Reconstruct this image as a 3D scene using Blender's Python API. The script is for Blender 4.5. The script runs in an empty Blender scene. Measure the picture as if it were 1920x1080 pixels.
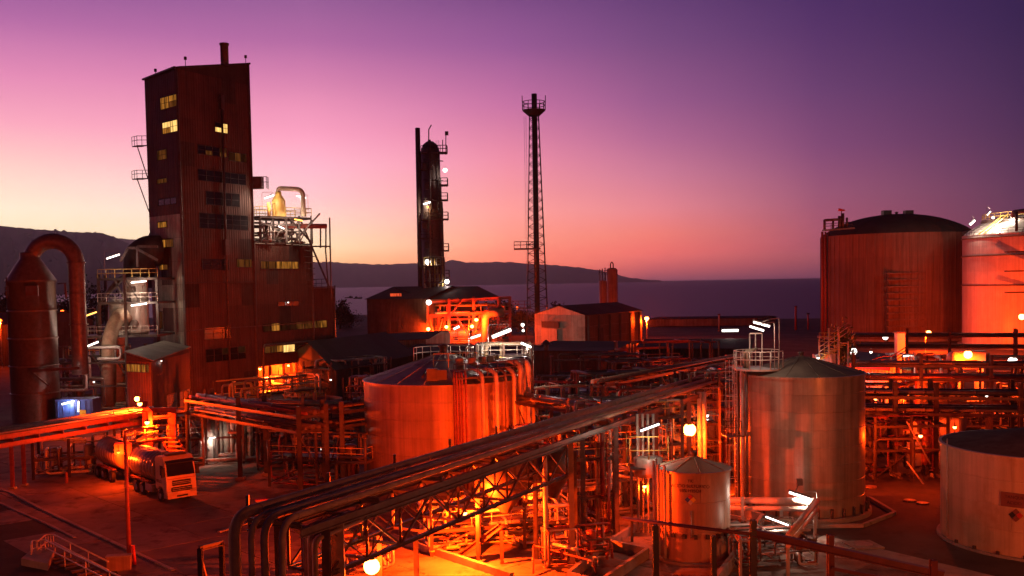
import bpy, math, random
from mathutils import Vector as V, Matrix
random.seed(11)
S = bpy.context.scene
C = S.collection
PI = math.pi
def lin(r, g, b):
    f = lambda c: (c/255/12.92) if c/255 <= .04045 else ((c/255+.055)/1.055)**2.4
    return (f(r), f(g), f(b), 1)

# ------------------------------------------------------------------ camera
FL, CYP, ROLL, EYE = 1900.0, 620.0, .018, 17.0
PITCH = math.atan2(CYP-530.5, FL)
_f = V((0, math.cos(PITCH), -math.sin(PITCH))); _u0 = V((0, math.sin(PITCH), math.cos(PITCH))); _r0 = V((1, 0, 0))
_r = _r0*math.cos(ROLL)-_u0*math.sin(ROLL); _u = _u0*math.cos(ROLL)+_r0*math.sin(ROLL)
cam = bpy.data.cameras.new('camera'); co = bpy.data.objects.new('camera', cam); C.objects.link(co)
m = Matrix.Identity(4)
for i in range(3):
    m[i][0], m[i][1], m[i][2] = _r[i], _u[i], -_f[i]
m[2][3] = EYE
co.matrix_world = m
cam.sensor_width = 36; cam.lens = 36*FL/1920; cam.shift_y = (CYP-540)/1920; cam.clip_end = 60000; cam.clip_start = .5
S.camera = co
S.view_settings.view_transform = 'Standard'; S.view_settings.look = 'None'
S.view_settings.exposure = 0; S.view_settings.gamma = 1; S.view_settings.use_curve_mapping = False

HAZE = 4.5e-5
# ------------------------------------------------------------------ dusk sky
w = bpy.data.worlds.new('World'); S.world = w; w.use_nodes = True
nt = w.node_tree; nt.nodes.clear(); N = nt.nodes.new; LK = nt.links.new
out = N('ShaderNodeOutputWorld'); bg = N('ShaderNodeBackground'); tc = N('ShaderNodeTexCoord'); sx = N('ShaderNodeSeparateXYZ')
LK(tc.outputs['Generated'], sx.inputs[0])
def mth(op, a, b=None):
    n = N('ShaderNodeMath'); n.operation = op
    for k, v in enumerate((a, b)):
        if v is None: continue
        if isinstance(v, (int, float)): n.inputs[k].default_value = v
        else: LK(v, n.inputs[k])
    return n.outputs[0]
az = mth('ARCTAN2', sx.outputs[0], sx.outputs[1])
delta = mth('MULTIPLY', mth('ABSOLUTE', mth('ADD', az, math.radians(30))), 180/PI)
el = mth('MULTIPLY', mth('ARCSINE', sx.outputs[2]), 180/PI)
elu = mth('DIVIDE', mth('MAXIMUM', el, 0), 60)
SKY = [  # degrees from the place where the sun set; (elevation, colour) pairs
 (3,  [(0,(255,205,120)),(2,(255,226,172)),(4.2,(255,238,208)),(6.5,(255,205,196)),(8.5,(250,168,190)),(10.8,(228,138,182)),(13.5,(178,104,163)),(16.5,(122,75,143)),(24,(52,32,82)),(45,(16,11,34)),(60,(9,7,22))]),
 (19, [(0,(255,170,95)),(1.3,(255,196,130)),(2.2,(255,226,176)),(3.6,(255,212,192)),(5.0,(255,196,200)),(6.5,(255,182,202)),(8.3,(250,160,192)),(10,(233,144,182)),(11.6,(208,124,172)),(13.2,(176,103,160)),(16.2,(136,86,144)),(24,(56,34,84)),(45,(16,11,34)),(60,(9,7,22))]),
 (30, [(0,(246,96,66)),(1.0,(255,122,86)),(2.4,(255,150,124)),(4.0,(254,158,150)),(6.8,(236,140,164)),(9.8,(198,113,162)),(13,(150,88,148)),(16,(112,68,126)),(24,(48,30,78)),(45,(16,11,34)),(60,(9,7,22))]),
 (38, [(0,(122,62,78)),(.7,(190,84,86)),(1.5,(238,106,94)),(2.6,(240,124,110)),(4.0,(228,132,140)),(5.8,(205,122,148)),(7.8,(176,102,144)),(9.8,(150,88,138)),(13,(116,72,124)),(16,(90,56,112)),(24,(40,26,70)),(45,(15,11,34)),(60,(9,7,22))]),
 (47, [(0,(100,52,74)),(1.0,(150,72,82)),(2.2,(162,80,98)),(4.5,(148,82,112)),(7,(124,70,114)),(10,(100,60,108)),(13,(80,48,100)),(16,(64,40,94)),(24,(32,22,60)),(45,(14,10,32)),(60,(9,7,22))]),
 (58, [(0,(56,32,56)),(2.0,(72,42,68)),(4.5,(74,44,74)),(8,(60,38,76)),(12,(46,31,72)),(16,(37,26,70)),(24,(24,17,50)),(45,(13,9,30)),(60,(8,7,21))]),
 (120,[(0,(14,10,24)),(8,(13,10,26)),(24,(10,8,24)),(60,(7,6,19))]),
]
prev = None
for d, stops in SKY:
    r = N('ShaderNodeValToRGB'); LK(elu, r.inputs[0]); e = r.color_ramp.elements
    while len(e) > 1: e.remove(e[0])
    e[0].position = 0; e[0].color = lin(*stops[0][1])
    for a, c in stops[1:]:
        q = e.new(a/60); q.color = lin(*c)
    r.color_ramp.interpolation = 'EASE' if 0 else 'LINEAR'
    if prev is None: col = r.outputs[0]
    else:
        mr = N('ShaderNodeMapRange'); mr.clamp = True; mr.interpolation_type = 'LINEAR'
        LK(delta, mr.inputs[0]); mr.inputs[1].default_value = prev; mr.inputs[2].default_value = d
        mx = N('ShaderNodeMix'); mx.data_type = 'RGBA'
        LK(mr.outputs[0], mx.inputs[0]); LK(col, mx.inputs[6]); LK(r.outputs[0], mx.inputs[7]); col = mx.outputs[2]
    prev = d
# faint long-exposure unevenness of thin high cloud
nz = N('ShaderNodeTexNoise'); mp = N('ShaderNodeMapping'); mp.inputs['Scale'].default_value = (1.2, 1.2, 7)
LK(tc.outputs['Generated'], mp.inputs[0]); LK(mp.outputs[0], nz.inputs['Vector']); nz.inputs['Scale'].default_value = 1.6; nz.inputs['Detail'].default_value = 3
vr = N('ShaderNodeMapRange'); LK(nz.outputs[0], vr.inputs[0]); vr.inputs[3].default_value = .93; vr.inputs[4].default_value = 1.07
vm = N('ShaderNodeVectorMath'); vm.operation = 'SCALE'; LK(col, vm.inputs[0]); LK(vr.outputs[0], vm.inputs[3])
nish = N('ShaderNodeTexSky'); nish.sky_type = 'NISHITA'; nish.sun_disc = False
nish.sun_elevation = math.radians(-2); nish.sun_rotation = math.radians(-31)
nv = N('ShaderNodeVectorMath'); nv.operation = 'SCALE'; LK(nish.outputs[0], nv.inputs[0]); nv.inputs[3].default_value = .004
ad = N('ShaderNodeVectorMath'); ad.operation = 'ADD'; LK(vm.outputs[0], ad.inputs[0]); LK(nv.outputs[0], ad.inputs[1])
sz = mth('MAXIMUM', sx.outputs[2], .0001); tau = mth('MINIMUM', mth('DIVIDE', HAZE*790, sz), HAZE*33500)
ex = N('ShaderNodeVectorMath'); ex.operation = 'SCALE'; LK(ad.outputs[0], ex.inputs[0]); LK(mth('EXPONENT', mth('MULTIPLY', tau, .9)), ex.inputs[3])
LK(ex.outputs[0], bg.inputs[0]); bg.inputs[1].default_value = 1.0; LK(bg.outputs[0], out.inputs[0])
# the last glow where the sun went down
sl = bpy.data.lights.new('sun', 'SUN'); sl.energy = .05; sl.angle = math.radians(25); sl.color = (1, .55, .45)
so = bpy.data.objects.new('sun', sl); C.objects.link(so)
so.rotation_euler = V((math.sin(math.radians(31)), -math.cos(math.radians(31)), -.06)).to_track_quat('-Z', 'Y').to_euler()
S.cycles.max_bounces = 5; S.cycles.diffuse_bounces = 2; S.cycles.glossy_bounces = 3; S.cycles.transmission_bounces = 3
S.cycles.volume_bounces = 0; S.cycles.sample_clamp_indirect = 3; S.cycles.use_light_tree = True
S.cycles.use_denoising = True; S.cycles.caustics_reflective = False; S.cycles.caustics_refractive = False

# ------------------------------------------------------------------ survey helpers: where a sight line meets a depth or a level
def ray(px, py): return _r*((px-960)/FL)+_u*((CYP-py)/FL)+_f
def at(px, py, Y):
    d = ray(px, py); k = Y/d.y; return V((d.x*k, Y, EYE+d.z*k))
def G(px, py, z=0.0):
    d = ray(px, py); k = (z-EYE)/d.z; return V((d.x*k, d.y*k, z))
def zat(px, py, Y): return at(px, py, Y).z

# ------------------------------------------------------------------ materials
MATS = {}
def mat(name, col, rough=.6, metal=0., var=.25, scale=1.2, streak=0., bump=0., rnd=0., dirt=None, spec=None, bscale=None):
    m = bpy.data.materials.new(name); m.use_nodes = True; t = m.node_tree; b = t.nodes['Principled BSDF']
    b.inputs['Roughness'].default_value = rough; b.inputs['Metallic'].default_value = metal
    if spec is not None: b.inputs['Specular IOR Level'].default_value = spec
    g = t.nodes.new('ShaderNodeNewGeometry'); n = t.nodes.new('ShaderNodeTexNoise'); n.inputs['Scale'].default_value = scale; n.inputs['Detail'].default_value = 5
    n.inputs['Roughness'].default_value = .62
    t.links.new(g.outputs['Position'], n.inputs['Vector'])
    r = t.nodes.new('ShaderNodeMapRange'); t.links.new(n.outputs[0], r.inputs[0]); r.inputs[1].default_value = .3; r.inputs[2].default_value = .7
    r.inputs[3].default_value = 1-var; r.inputs[4].default_value = 1+var
    fac = r.outputs[0]
    def mul(a, bb):
        q = t.nodes.new('ShaderNodeMath'); q.operation = 'MULTIPLY'; t.links.new(a, q.inputs[0]); t.links.new(bb, q.inputs[1]); return q.outputs[0]
    if streak:
        mp = t.nodes.new('ShaderNodeMapping'); mp.inputs['Scale'].default_value = (2.6, 2.6, .09); t.links.new(g.outputs['Position'], mp.inputs[0])
        n2 = t.nodes.new('ShaderNodeTexNoise'); n2.inputs['Scale'].default_value = .8; n2.inputs['Detail'].default_value = 6; n2.inputs['Roughness'].default_value = .7
        t.links.new(mp.outputs[0], n2.inputs['Vector'])
        r2 = t.nodes.new('ShaderNodeMapRange'); t.links.new(n2.outputs[0], r2.inputs[0]); r2.inputs[1].default_value = .38; r2.inputs[2].default_value = .66
        r2.inputs[3].default_value = 1; r2.inputs[4].default_value = 1-streak
        fac = mul(fac, r2.outputs[0])
    if rnd:
        oi = t.nodes.new('ShaderNodeObjectInfo'); r3 = t.nodes.new('ShaderNodeMapRange'); t.links.new(oi.outputs['Random'], r3.inputs[0])
        r3.inputs[3].default_value = 1-rnd; r3.inputs[4].default_value = 1+rnd; fac = mul(fac, r3.outputs[0])
    sc = t.nodes.new('ShaderNodeVectorMath'); sc.operation = 'SCALE'; sc.inputs[0].default_value = col[:3]; t.links.new(fac, sc.inputs[3])
    colout = sc.outputs[0]
    if dirt:
        n3 = t.nodes.new('ShaderNodeTexNoise'); n3.inputs['Scale'].default_value = .55; n3.inputs['Detail'].default_value = 8; n3.inputs['Roughness'].default_value = .7
        t.links.new(g.outputs['Position'], n3.inputs['Vector'])
        r4 = t.nodes.new('ShaderNodeMapRange'); t.links.new(n3.outputs[0], r4.inputs[0]); r4.inputs[1].default_value = .52; r4.inputs[2].default_value = .68
        mx = t.nodes.new('ShaderNodeMix'); mx.data_type = 'RGBA'; t.links.new(r4.outputs[0], mx.inputs[0]); t.links.new(colout, mx.inputs[6]); mx.inputs[7].default_value = (*dirt, 1)
        colout = mx.outputs[2]
    t.links.new(colout, b.inputs['Base Color'])
    rr = t.nodes.new('ShaderNodeMapRange'); t.links.new(n.outputs[0], rr.inputs[0]); rr.inputs[3].default_value = max(.05, rough-.15); rr.inputs[4].default_value = min(1, rough+.15)
    t.links.new(rr.outputs[0], b.inputs['Roughness'])
    if bump:
        n4 = t.nodes.new('ShaderNodeTexNoise'); n4.inputs['Scale'].default_value = bscale or scale*6; n4.inputs['Detail'].default_value = 4
        t.links.new(g.outputs['Position'], n4.inputs['Vector'])
        bp = t.nodes.new('ShaderNodeBump'); bp.inputs['Strength'].default_value = bump; bp.inputs['Distance'].default_value = .05
        t.links.new(n4.outputs[0], bp.inputs['Height']); t.links.new(bp.outputs[0], b.inputs['Normal'])
    MATS[name] = m; return m
def emit(name, col, strength, var=0.):
    m = bpy.data.materials.new(name); m.use_nodes = True; t = m.node_tree; t.nodes.clear()
    o = t.nodes.new('ShaderNodeOutputMaterial'); e = t.nodes.new('ShaderNodeEmission'); e.inputs[0].default_value = (*col, 1); e.inputs[1].default_value = strength
    t.links.new(e.outputs[0], o.inputs[0])
    if var:   # curtains and blinds behind the lit pane
        g = t.nodes.new('ShaderNodeNewGeometry'); mp = t.nodes.new('ShaderNodeMapping'); mp.inputs['Scale'].default_value = (2.2, 2.2, .25)
        n = t.nodes.new('ShaderNodeTexNoise'); n.inputs['Scale'].default_value = 1.4; n.inputs['Detail'].default_value = 3
        t.links.new(g.outputs['Position'], mp.inputs[0]); t.links.new(mp.outputs[0], n.inputs['Vector'])
        r = t.nodes.new('ShaderNodeMapRange'); t.links.new(n.outputs[0], r.inputs[0]); r.inputs[1].default_value = .35; r.inputs[2].default_value = .65
        r.inputs[3].default_value = strength*(1-var); r.inputs[4].default_value = strength*(1+var); t.links.new(r.outputs[0], e.inputs[1])
    MATS[name] = m; return m
STEEL = mat('dark_steel', (.085, .07, .065), .5, .3, .35, 2.5, rnd=.3, dirt=(.09, .04, .02))
RED = mat('red_oxide_steel', (.26, .07, .05), .55, .1, .3, 2.5, rnd=.25)
GALV = mat('galvanised_steel', (.40, .38, .36), .5, .3, .25, 3, rnd=.2)
PIPE = mat('lagged_pipe', (.30, .24, .17), .72, 0, .25, 1.8, rnd=.25, dirt=(.2, .14, .09))
PIPE2 = mat('painted_pipe', (.50, .46, .40), .4, .1, .25, 2, rnd=.3)
PIPED = mat('dull_pipe', (.13, .10, .085), .45, .3, .3, 2, rnd=.3)
YELLOW = mat('yellow_rail_paint', (.62, .45, .12), .45, .0, .2, 4)
RAIL = mat('pale_rail_paint', (.55, .5, .44), .45, .1, .2, 4)
TWHITE = mat('tank_white_paint', (.62, .60, .56), .36, .0, .12, .5, streak=.28, rnd=.05, bump=.12, bscale=.9)
TPALE = mat('tank_pale_paint', (.46, .40, .34), .38, .0, .18, .5, streak=.4, rnd=.06, bump=.12, bscale=.9)
TGREY = mat('tank_weathered_steel', (.40, .31, .22), .36, .12, .22, .6, streak=.42, rnd=.10, bump=.18, bscale=1.1)
TOCHRE = mat('tank_ochre_paint', (.34, .24, .165), .42, .0, .2, .5, streak=.42, rnd=.10, bump=.1, bscale=1.2)
ROOFT = mat('tank_roof_paint', (.50, .46, .38), .6, .0, .25, .7, streak=0, dirt=(.18, .16, .13))
TROSE = mat('tank_faded_paint', (.42, .27, .18), .38, .0, .16, .6, streak=.3, rnd=.06, bump=.12, bscale=1.0)
ROOFO = mat('tank_roof_ochre', (.46, .36, .18), .6, .0, .2, .8)
TCREAM = mat('tank_cream_paint', (.60, .42, .25), .42, .0, .12, .45, streak=.32, rnd=.06, bump=.14, bscale=.9, dirt=(.42, .27, .15))
ROOFK = mat('tank_roof_olive', (.15, .115, .085), .7, .0, .3, .7)
APRON = mat('pool_lit_concrete', (.46, .42, .34), .85, 0, .2, .7, bump=.3, dirt=(.30, .26, .2), spec=.2)  # part of the lamp pool is put into this paler colour
CREAM = mat('cream_cab_paint', (.70, .52, .30), .32, 0, .1, 2, dirt=(.45, .33, .2))
ROOFD = mat('tank_roof_dark', (.17, .12, .09), .9, .0, .3, .9, spec=.05, dirt=(.10, .07, .055))
LNGW = mat('big_tank_concrete', (.20, .13, .095), .75, .0, .25, .12, streak=.5, rnd=.08, bump=.1)
LNGR = mat('big_tank_dome', (.07, .065, .065), .9, 0, .2, .2, spec=.1)
SHEET = mat('weathered_cladding', (.11, .06, .044), .6, .1, .35, .35, streak=.45, rnd=.16, dirt=(.09, .05, .035))
SHEETP = mat('pale_cladding', (.40, .36, .29), .55, .1, .25, .5, streak=.4, rnd=.2)
SHEETD = mat('dark_cladding', (.07, .06, .055), .7, .05, .3, .5, streak=.3, rnd=.2, spec=.2)
ROOF = mat('dark_roof_sheet', (.035, .032, .034), .85, .05, .3, .4, rnd=.2, spec=.15)
ROOFP = mat('weathered_roof_sheet', (.16, .15, .12), .7, .1, .3, .6, rnd=.15)
CONC = mat('concrete', (.30, .28, .25), .85, 0, .25, .8, bump=.3, dirt=(.16, .14, .12))
SLAB = mat('road_slab_concrete', (.20, .165, .14), .85, 0, .3, .35, bump=.35, rnd=.22, dirt=(.06, .045, .038), spec=.12)
ASPH = mat('yard_asphalt', (.075, .065, .06), .85, 0, .45, .12, bump=.4, dirt=(.04, .036, .034), spec=.15)
SOIL = mat('dark_soil', (.05, .04, .032), .95, 0, .4, .5, bump=.6, spec=.1)
BLACK = mat('black_rubber', (.02, .02, .02), .7, 0, .2, 4)
GLASS = mat('dark_glass', (.015, .015, .018), .12, 0, .1, 2)
WHITE = mat('white_paint', (.72, .70, .66), .35, 0, .08, 2, dirt=(.5, .45, .4))
BLUE = mat('blue_paint', (.05, .12, .45), .45, 0, .15, 2)
REDP = mat('red_paint', (.5, .04, .03), .45, 0, .15, 2)
YELP = mat('yellow_paint', (.8, .55, .05), .45, 0, .1, 2)
BROWN = mat('brown_sign_paint', (.20, .07, .05), .5, 0, .15, 2)
INK = mat('sign_lettering', (.06, .015, .015), .5, 0, .1, 2)
LEAF = mat('dark_foliage', (.035, .05, .025), .8, 0, .5, 1.5, rnd=.2, spec=.15)
BARK = mat('bark', (.07, .05, .035), .9, 0, .3, 3)
SOD = (1.0, .045, .0015)
SODK = 3.5
WRM = (1.0, .50, .22)
COOL = (1.0, .80, .74)
COOLX = (1.0, .72, .55)
SODW = (1.0, .15, .03)
E_SOD = emit('sodium_lamp', (1, .20, .035), 36)
E_SODS = emit('small_sodium_lamp', (1, .10, .008), 12)
E_REDW = emit('window_red_glow', (1, .10, .03), .8, .6)
E_WHT = emit('tube_lamp_white', (1, .86, .74), 5)
E_WRM = emit('tube_lamp_warm', (1, .42, .08), 4)
E_PANEH = emit('window_bright', (1, .58, .16), 1.1, .5)
E_PANE = emit('window_amber', (1, .36, .05), .27, .85)
E_PANEL = emit('window_dim', (1, .30, .06), .075, .85)
E_PANEF = emit('window_faint', (1, .25, .08), .02, .8)

# ------------------------------------------------------------------ mesh building
WM = {}
class MB:
    def __init__(s): s.v = []; s.f = []; s.sm = []
    def add(s, vs, fs, smooth=False):
        k = len(s.v); s.v += [tuple(p) for p in vs]
        for f in fs: s.f.append([i+k for i in f]); s.sm.append(smooth)
        return s
    def box(s, c, sz, rz=0, M=None):
        x, y, z = sz[0]/2, sz[1]/2, sz[2]/2; R = M or Matrix.Rotation(rz, 3, 'Z'); c = V(c)
        return s.add([c+R @ V((a*x, b*y, d*z)) for d in (-1, 1) for a, b in ((-1, -1), (1, -1), (1, 1), (-1, 1))],
              [(0, 3, 2, 1), (4, 5, 6, 7), (0, 1, 5, 4), (1, 2, 6, 5), (2, 3, 7, 6), (3, 0, 4, 7)])
    def beam(s, p, q, w, h):
        p = V(p); q = V(q); d = q-p; L = d.length
        if L < 1e-5: return s
        d /= L; up = V((0, 0, 1)) if abs(d.z) < .95 else V((0, 1, 0)); x = d.cross(up).normalized(); y = x.cross(d)
        M = Matrix((x, d, y)).transposed(); return s.box((p+q)/2, (w, L, h), M=M)
    def ibeam(s, p, q, w, h, t=.03):     # rolled H section
        p = V(p); q = V(q); d = (q-p).normalized(); up = V((0, 0, 1)) if abs(d.z) < .95 else V((0, 1, 0)); x = d.cross(up).normalized(); y = x.cross(d)
        s.beam(p+y*(h/2-t/2), q+y*(h/2-t/2), w, t); s.beam(p-y*(h/2-t/2), q-y*(h/2-t/2), w, t); s.beam(p, q, t, h-2*t-.002); return s
    def tube(s, pts, r, n=8, cap=True, r2=None):
        pts = [V(p) for p in pts]; pts = [p for i, p in enumerate(pts) if i == 0 or (p-pts[i-1]).length > 1e-4]
        if len(pts) < 2: return s
        k = len(s.v); x = None; m = len(pts)
        for i, p in enumerate(pts):
            d = (pts[min(i+1, m-1)]-pts[max(i-1, 0)]).normalized()
            if x is None: x = d.orthogonal().normalized()
            else:
                x = x-d*x.dot(d)
                x = d.orthogonal().normalized() if x.length < 1e-5 else x.normalized()
            y = d.cross(x); rr = r if r2 is None else r+(r2-r)*i/(m-1)
            if 0 < i < m-1:
                a = (pts[i]-pts[i-1]).normalized().dot((pts[i+1]-pts[i]).normalized()); rr *= 1/max(.72, math.sqrt(max(0, (1+a)/2)))
            for j in range(n):
                t = 2*PI*j/n; s.v.append(tuple(p+(x*math.cos(t)+y*math.sin(t))*rr))
        for i in range(m-1):
            for j in range(n):
                a = k+i*n+j; b = k+i*n+(j+1) % n; s.f.append([a, b, b+n, a+n]); s.sm.append(True)
        if cap:
            s.f.append([k+j for j in range(n)][::-1]); s.sm.append(False); s.f.append([k+(m-1)*n+j for j in range(n)]); s.sm.append(False)
        return s
    def lathe(s, c, prof, n=24, a0=0, a1=2*PI, smooth=True, axis=None):
        c = V(c); k = len(s.v); full = abs(a1-a0-2*PI) < 1e-6; cols = n if full else n+1
        R = Matrix.Identity(3) if axis is None else V((0, 0, 1)).rotation_difference(V(axis)).to_matrix()
        for r, z in prof:
            for j in range(cols):
                t = a0+(a1-a0)*j/n; s.v.append(tuple(c+R @ V((r*math.cos(t), r*math.sin(t), z))))
        for i in range(len(prof)-1):
            for j in range(n):
                a = k+i*cols+j; b = k+i*cols+(j+1) % cols; s.f.append([a, b, b+cols, a+cols]); s.sm.append(smooth)
        return s
    def prism(s, poly, z0, z1):
        n = len(poly); z0 = z0 if isinstance(z0, (list, tuple)) else [z0]*n; z1 = z1 if isinstance(z1, (list, tuple)) else [z1]*n
        a = sum(poly[i][0]*poly[(i+1) % n][1]-poly[(i+1) % n][0]*poly[i][1] for i in range(n))
        if a < 0: poly = poly[::-1]; z0 = z0[::-1]; z1 = z1[::-1]
        return s.add([(p[0], p[1], z) for p, z in zip(poly, z0)]+[(p[0], p[1], z) for p, z in zip(poly, z1)],
              [list(range(n))[::-1], list(range(n, 2*n))]+[(i, (i+1) % n, (i+1) % n+n, i+n) for i in range(n)])
    def mesh(s, name, mt):
        me = bpy.data.meshes.new(name); me.from_pydata(s.v, [], s.f); me.polygons.foreach_set('use_smooth', s.sm); me.materials.append(mt); me.update(); return me
    def build(s, name, mt, parent=None, world=True, **tags):
        if parent is not None and world:
            I = WM[parent.name].inverted(); s.v = [tuple(I @ V(p)) for p in s.v]
        o = bpy.data.objects.new(name, s.mesh(name, mt)); C.objects.link(o)
        if parent is not None: o.parent = parent; WM[o.name] = WM[parent.name].copy()
        else: WM[o.name] = Matrix.Identity(4)
        for k, v in tags.items(): o[k] = v
        return o
def thing(name, label, cat, loc=(0, 0, 0), rz=0, group=None):
    o = bpy.data.objects.new(name, None); C.objects.link(o); o.empty_display_size = .3
    o.location = loc; o.rotation_euler = (0, 0, rz); WM[o.name] = Matrix.Translation(loc) @ Matrix.Rotation(rz, 4, 'Z')
    o['label'] = label; o['category'] = cat
    if group: o['group'] = group
    return o
def struct(o): o['kind'] = 'structure'; return o
def put(me, name, parent, loc, rz=0, sc=None):       # one more piece sharing its mesh
    o = bpy.data.objects.new(name, me); C.objects.link(o); o.parent = parent
    Mw = WM[parent.name].inverted() @ (Matrix.Translation(loc) @ Matrix.Rotation(rz, 4, 'Z')); o.location = Mw.translation; o.rotation_euler = Mw.to_euler()
    if sc: o.scale = sc
    return o
def rnd_path(pts, r, k=4):
    pts = [V(p) for p in pts]; o = [pts[0]]
    for i in range(1, len(pts)-1):
        a, b, c = pts[i-1], pts[i], pts[i+1]; u = (a-b); v = (c-b); q = min(r, u.length*.48, v.length*.48)
        if q < 1e-3: continue
        p0 = b+u.normalized()*q; p1 = b+v.normalized()*q
        for j in range(k+1):
            t = j/k; o.append(p0*(1-t)**2+b*2*t*(1-t)+p1*t*t)
    o.append(pts[-1]); return o
def rail(mb, pts, h=1.1, step=1.5, r=.035, closed=False, mid=2, toe=True):
    pts = [V(p) for p in pts]
    if closed: pts.append(pts[0])
    for lv in range(mid):
        z = h*(1-lv*.45) if mid > 1 else h
        mb.tube([p+V((0, 0, z)) for p in pts], r, 5)
    for i in range(len(pts)-1):
        L = (pts[i+1]-pts[i]).length; n = max(1, round(L/step))
        for j in range(n if i < len(pts)-2 else n+1):
            p = pts[i].lerp(pts[i+1], j/n); mb.tube([p, p+V((0, 0, h))], r, 5)
    return mb
def ladder(mb, p, h, w=.5, dr=(1, 0), cage=True):
    p = V(p); d = V((dr[0], dr[1], 0)).normalized(); nrm = V((d.y, -d.x, 0))
    for s_ in (-1, 1): mb.tube([p+d*w/2*s_, p+d*w/2*s_+V((0, 0, h))], .03, 5)
    for k in range(int(h/.4)): mb.tube([p-d*w/2+V((0, 0, .3+k*.4)), p+d*w/2+V((0, 0, .3+k*.4))], .018, 4)
    if cage:
        for k in range(int((h-2)/1.2)):
            z = 2.2+k*1.2; mb.tube([p+V((0, 0, z))+d*(.4*math.cos(t))+nrm*(.75*math.sin(t)) for t in [PI*j/6 for j in range(7)]], .02, 4)
        for t in (.5, 1.57, 2.64): q = p+d*(.4*math.cos(t))+nrm*(.75*math.sin(t)); mb.tube([q+V((0, 0, 2.2)), q+V((0, 0, h))], .02, 4)
    return mb
def light(parent, p, power, col, r=.12):
    l = bpy.data.lights.new('lamp_light', 'POINT'); l.energy = power*(SODK if col in (SOD, SODW) else 1 if col is COOLX else (.26 if power < 1000 else .11)); l.color = col; l.shadow_soft_size = r
    o = bpy.data.objects.new('lamp_light', l); C.objects.link(o); o.parent = parent; o.location = WM[parent.name].inverted() @ V(p); return o
# ------------------------------------------------------------------ lamps
def post_lamp(label, base, h, power, arm=(0, 0), bulb=.28, em=None, col=SOD, group='lamp posts in the plant', pole=.08, mt=None):
    base = V(base); t = thing('street_lamp', label, 'street lamp', base, 0, group); mt = mt or GALV
    a = V((arm[0], arm[1], 0)); top = base+V((0, 0, h))
    mb = MB(); mb.tube([base, top], pole, 8, r2=pole*.6); mb.lathe(base, [(pole*2.2, 0), (pole*2.2, .12), (pole, .3)], 8); mb.build('pole', mt, t)
    if a.length > .1: MB().tube(rnd_path([top-V((0, 0, .5)), top+V((0, 0, .25)), top+a*.5+V((0, 0, .35)), top+a+V((0, 0, .2))], .3), pole*.45, 6).build('arm', mt, t)
    hp = top+a+V((0, 0, .22)); ad = a.normalized() if a.length > .1 else V((0, -1, 0))
    MB().box(hp+ad*.1, (.34, .62, .13), math.atan2(ad.y, ad.x)-PI/2).build('lamp_head', STEEL, t)
    MB().lathe(hp+ad*.1-V((0, 0, .07+bulb*.55)), [(bulb*math.sin(x), -bulb*.8*math.cos(x)) for x in [PI*j/8 for j in range(9)]], 12).build('lamp_glass', em or E_SOD, t)
    light(t, hp+ad*.1-V((0, 0, .16+bulb*1.5)), power, col, .1); return t
def wall_lamp(label, p, power, em=None, col=SOD, size=.22, group='bulkhead lamps on the structures', bracket=(0, 0, .5)):
    p = V(p); t = thing('bulkhead_lamp', label, 'lamp', p, 0, group)
    MB().tube([p+V((0, 0, size)), p+V(bracket)+V((0, 0, size))], .035, 6).build('bracket', STEEL, t)
    k_ = 1 if size < .3 else .35
    MB().lathe(p, [(.01, size*1.25), (size*.7*k_, size*1.2), (size*1.3*k_, size*(.6 if k_ == 1 else .9)), (size*1.25*k_, size*(.5 if k_ == 1 else .85))], 12).build('lamp_shade', STEEL, t)
    MB().lathe(p, [(size*math.sin(x), -size*math.cos(x)) for x in [PI*j/8 for j in range(9)]], 12).build('lamp_glass', em or E_SOD, t)
    if power: light(t, p-V((0, 0, size+.16)), power, col, .1)
    return t
def tube_lamp(label, p, q, power, em=None, col=COOL, r=.07, post=None, group='fluorescent lamps on the structures', n=1):
    r *= .78; p = V(p); q = V(q); c = (p+q)/2; t = thing('fluorescent_lamp', label, 'lamp', c, 0, group)
    MB().tube([p, q], r, 8).build('tube', em or E_WHT, t)
    d = (q-p).normalized(); MB().beam(p-d*.06+V((0, 0, r+.05)), q+d*.06+V((0, 0, r+.05)), r*2.6, .07).build('lamp_housing', STEEL, t)
    if post is not None:
        b = V(post); MB().tube(rnd_path([b, V((b.x, b.y, q.z+.5)), q+V((0, 0, .5)), c+V((0, 0, r+.08))], .35), .035, 6).build('pole', GALV, t)
    for k in range(n):
        light(t, p.lerp(q, (k+.5)/n)-V((0, 0, .22+r)), power/n, col, .12)
    return t
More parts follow.
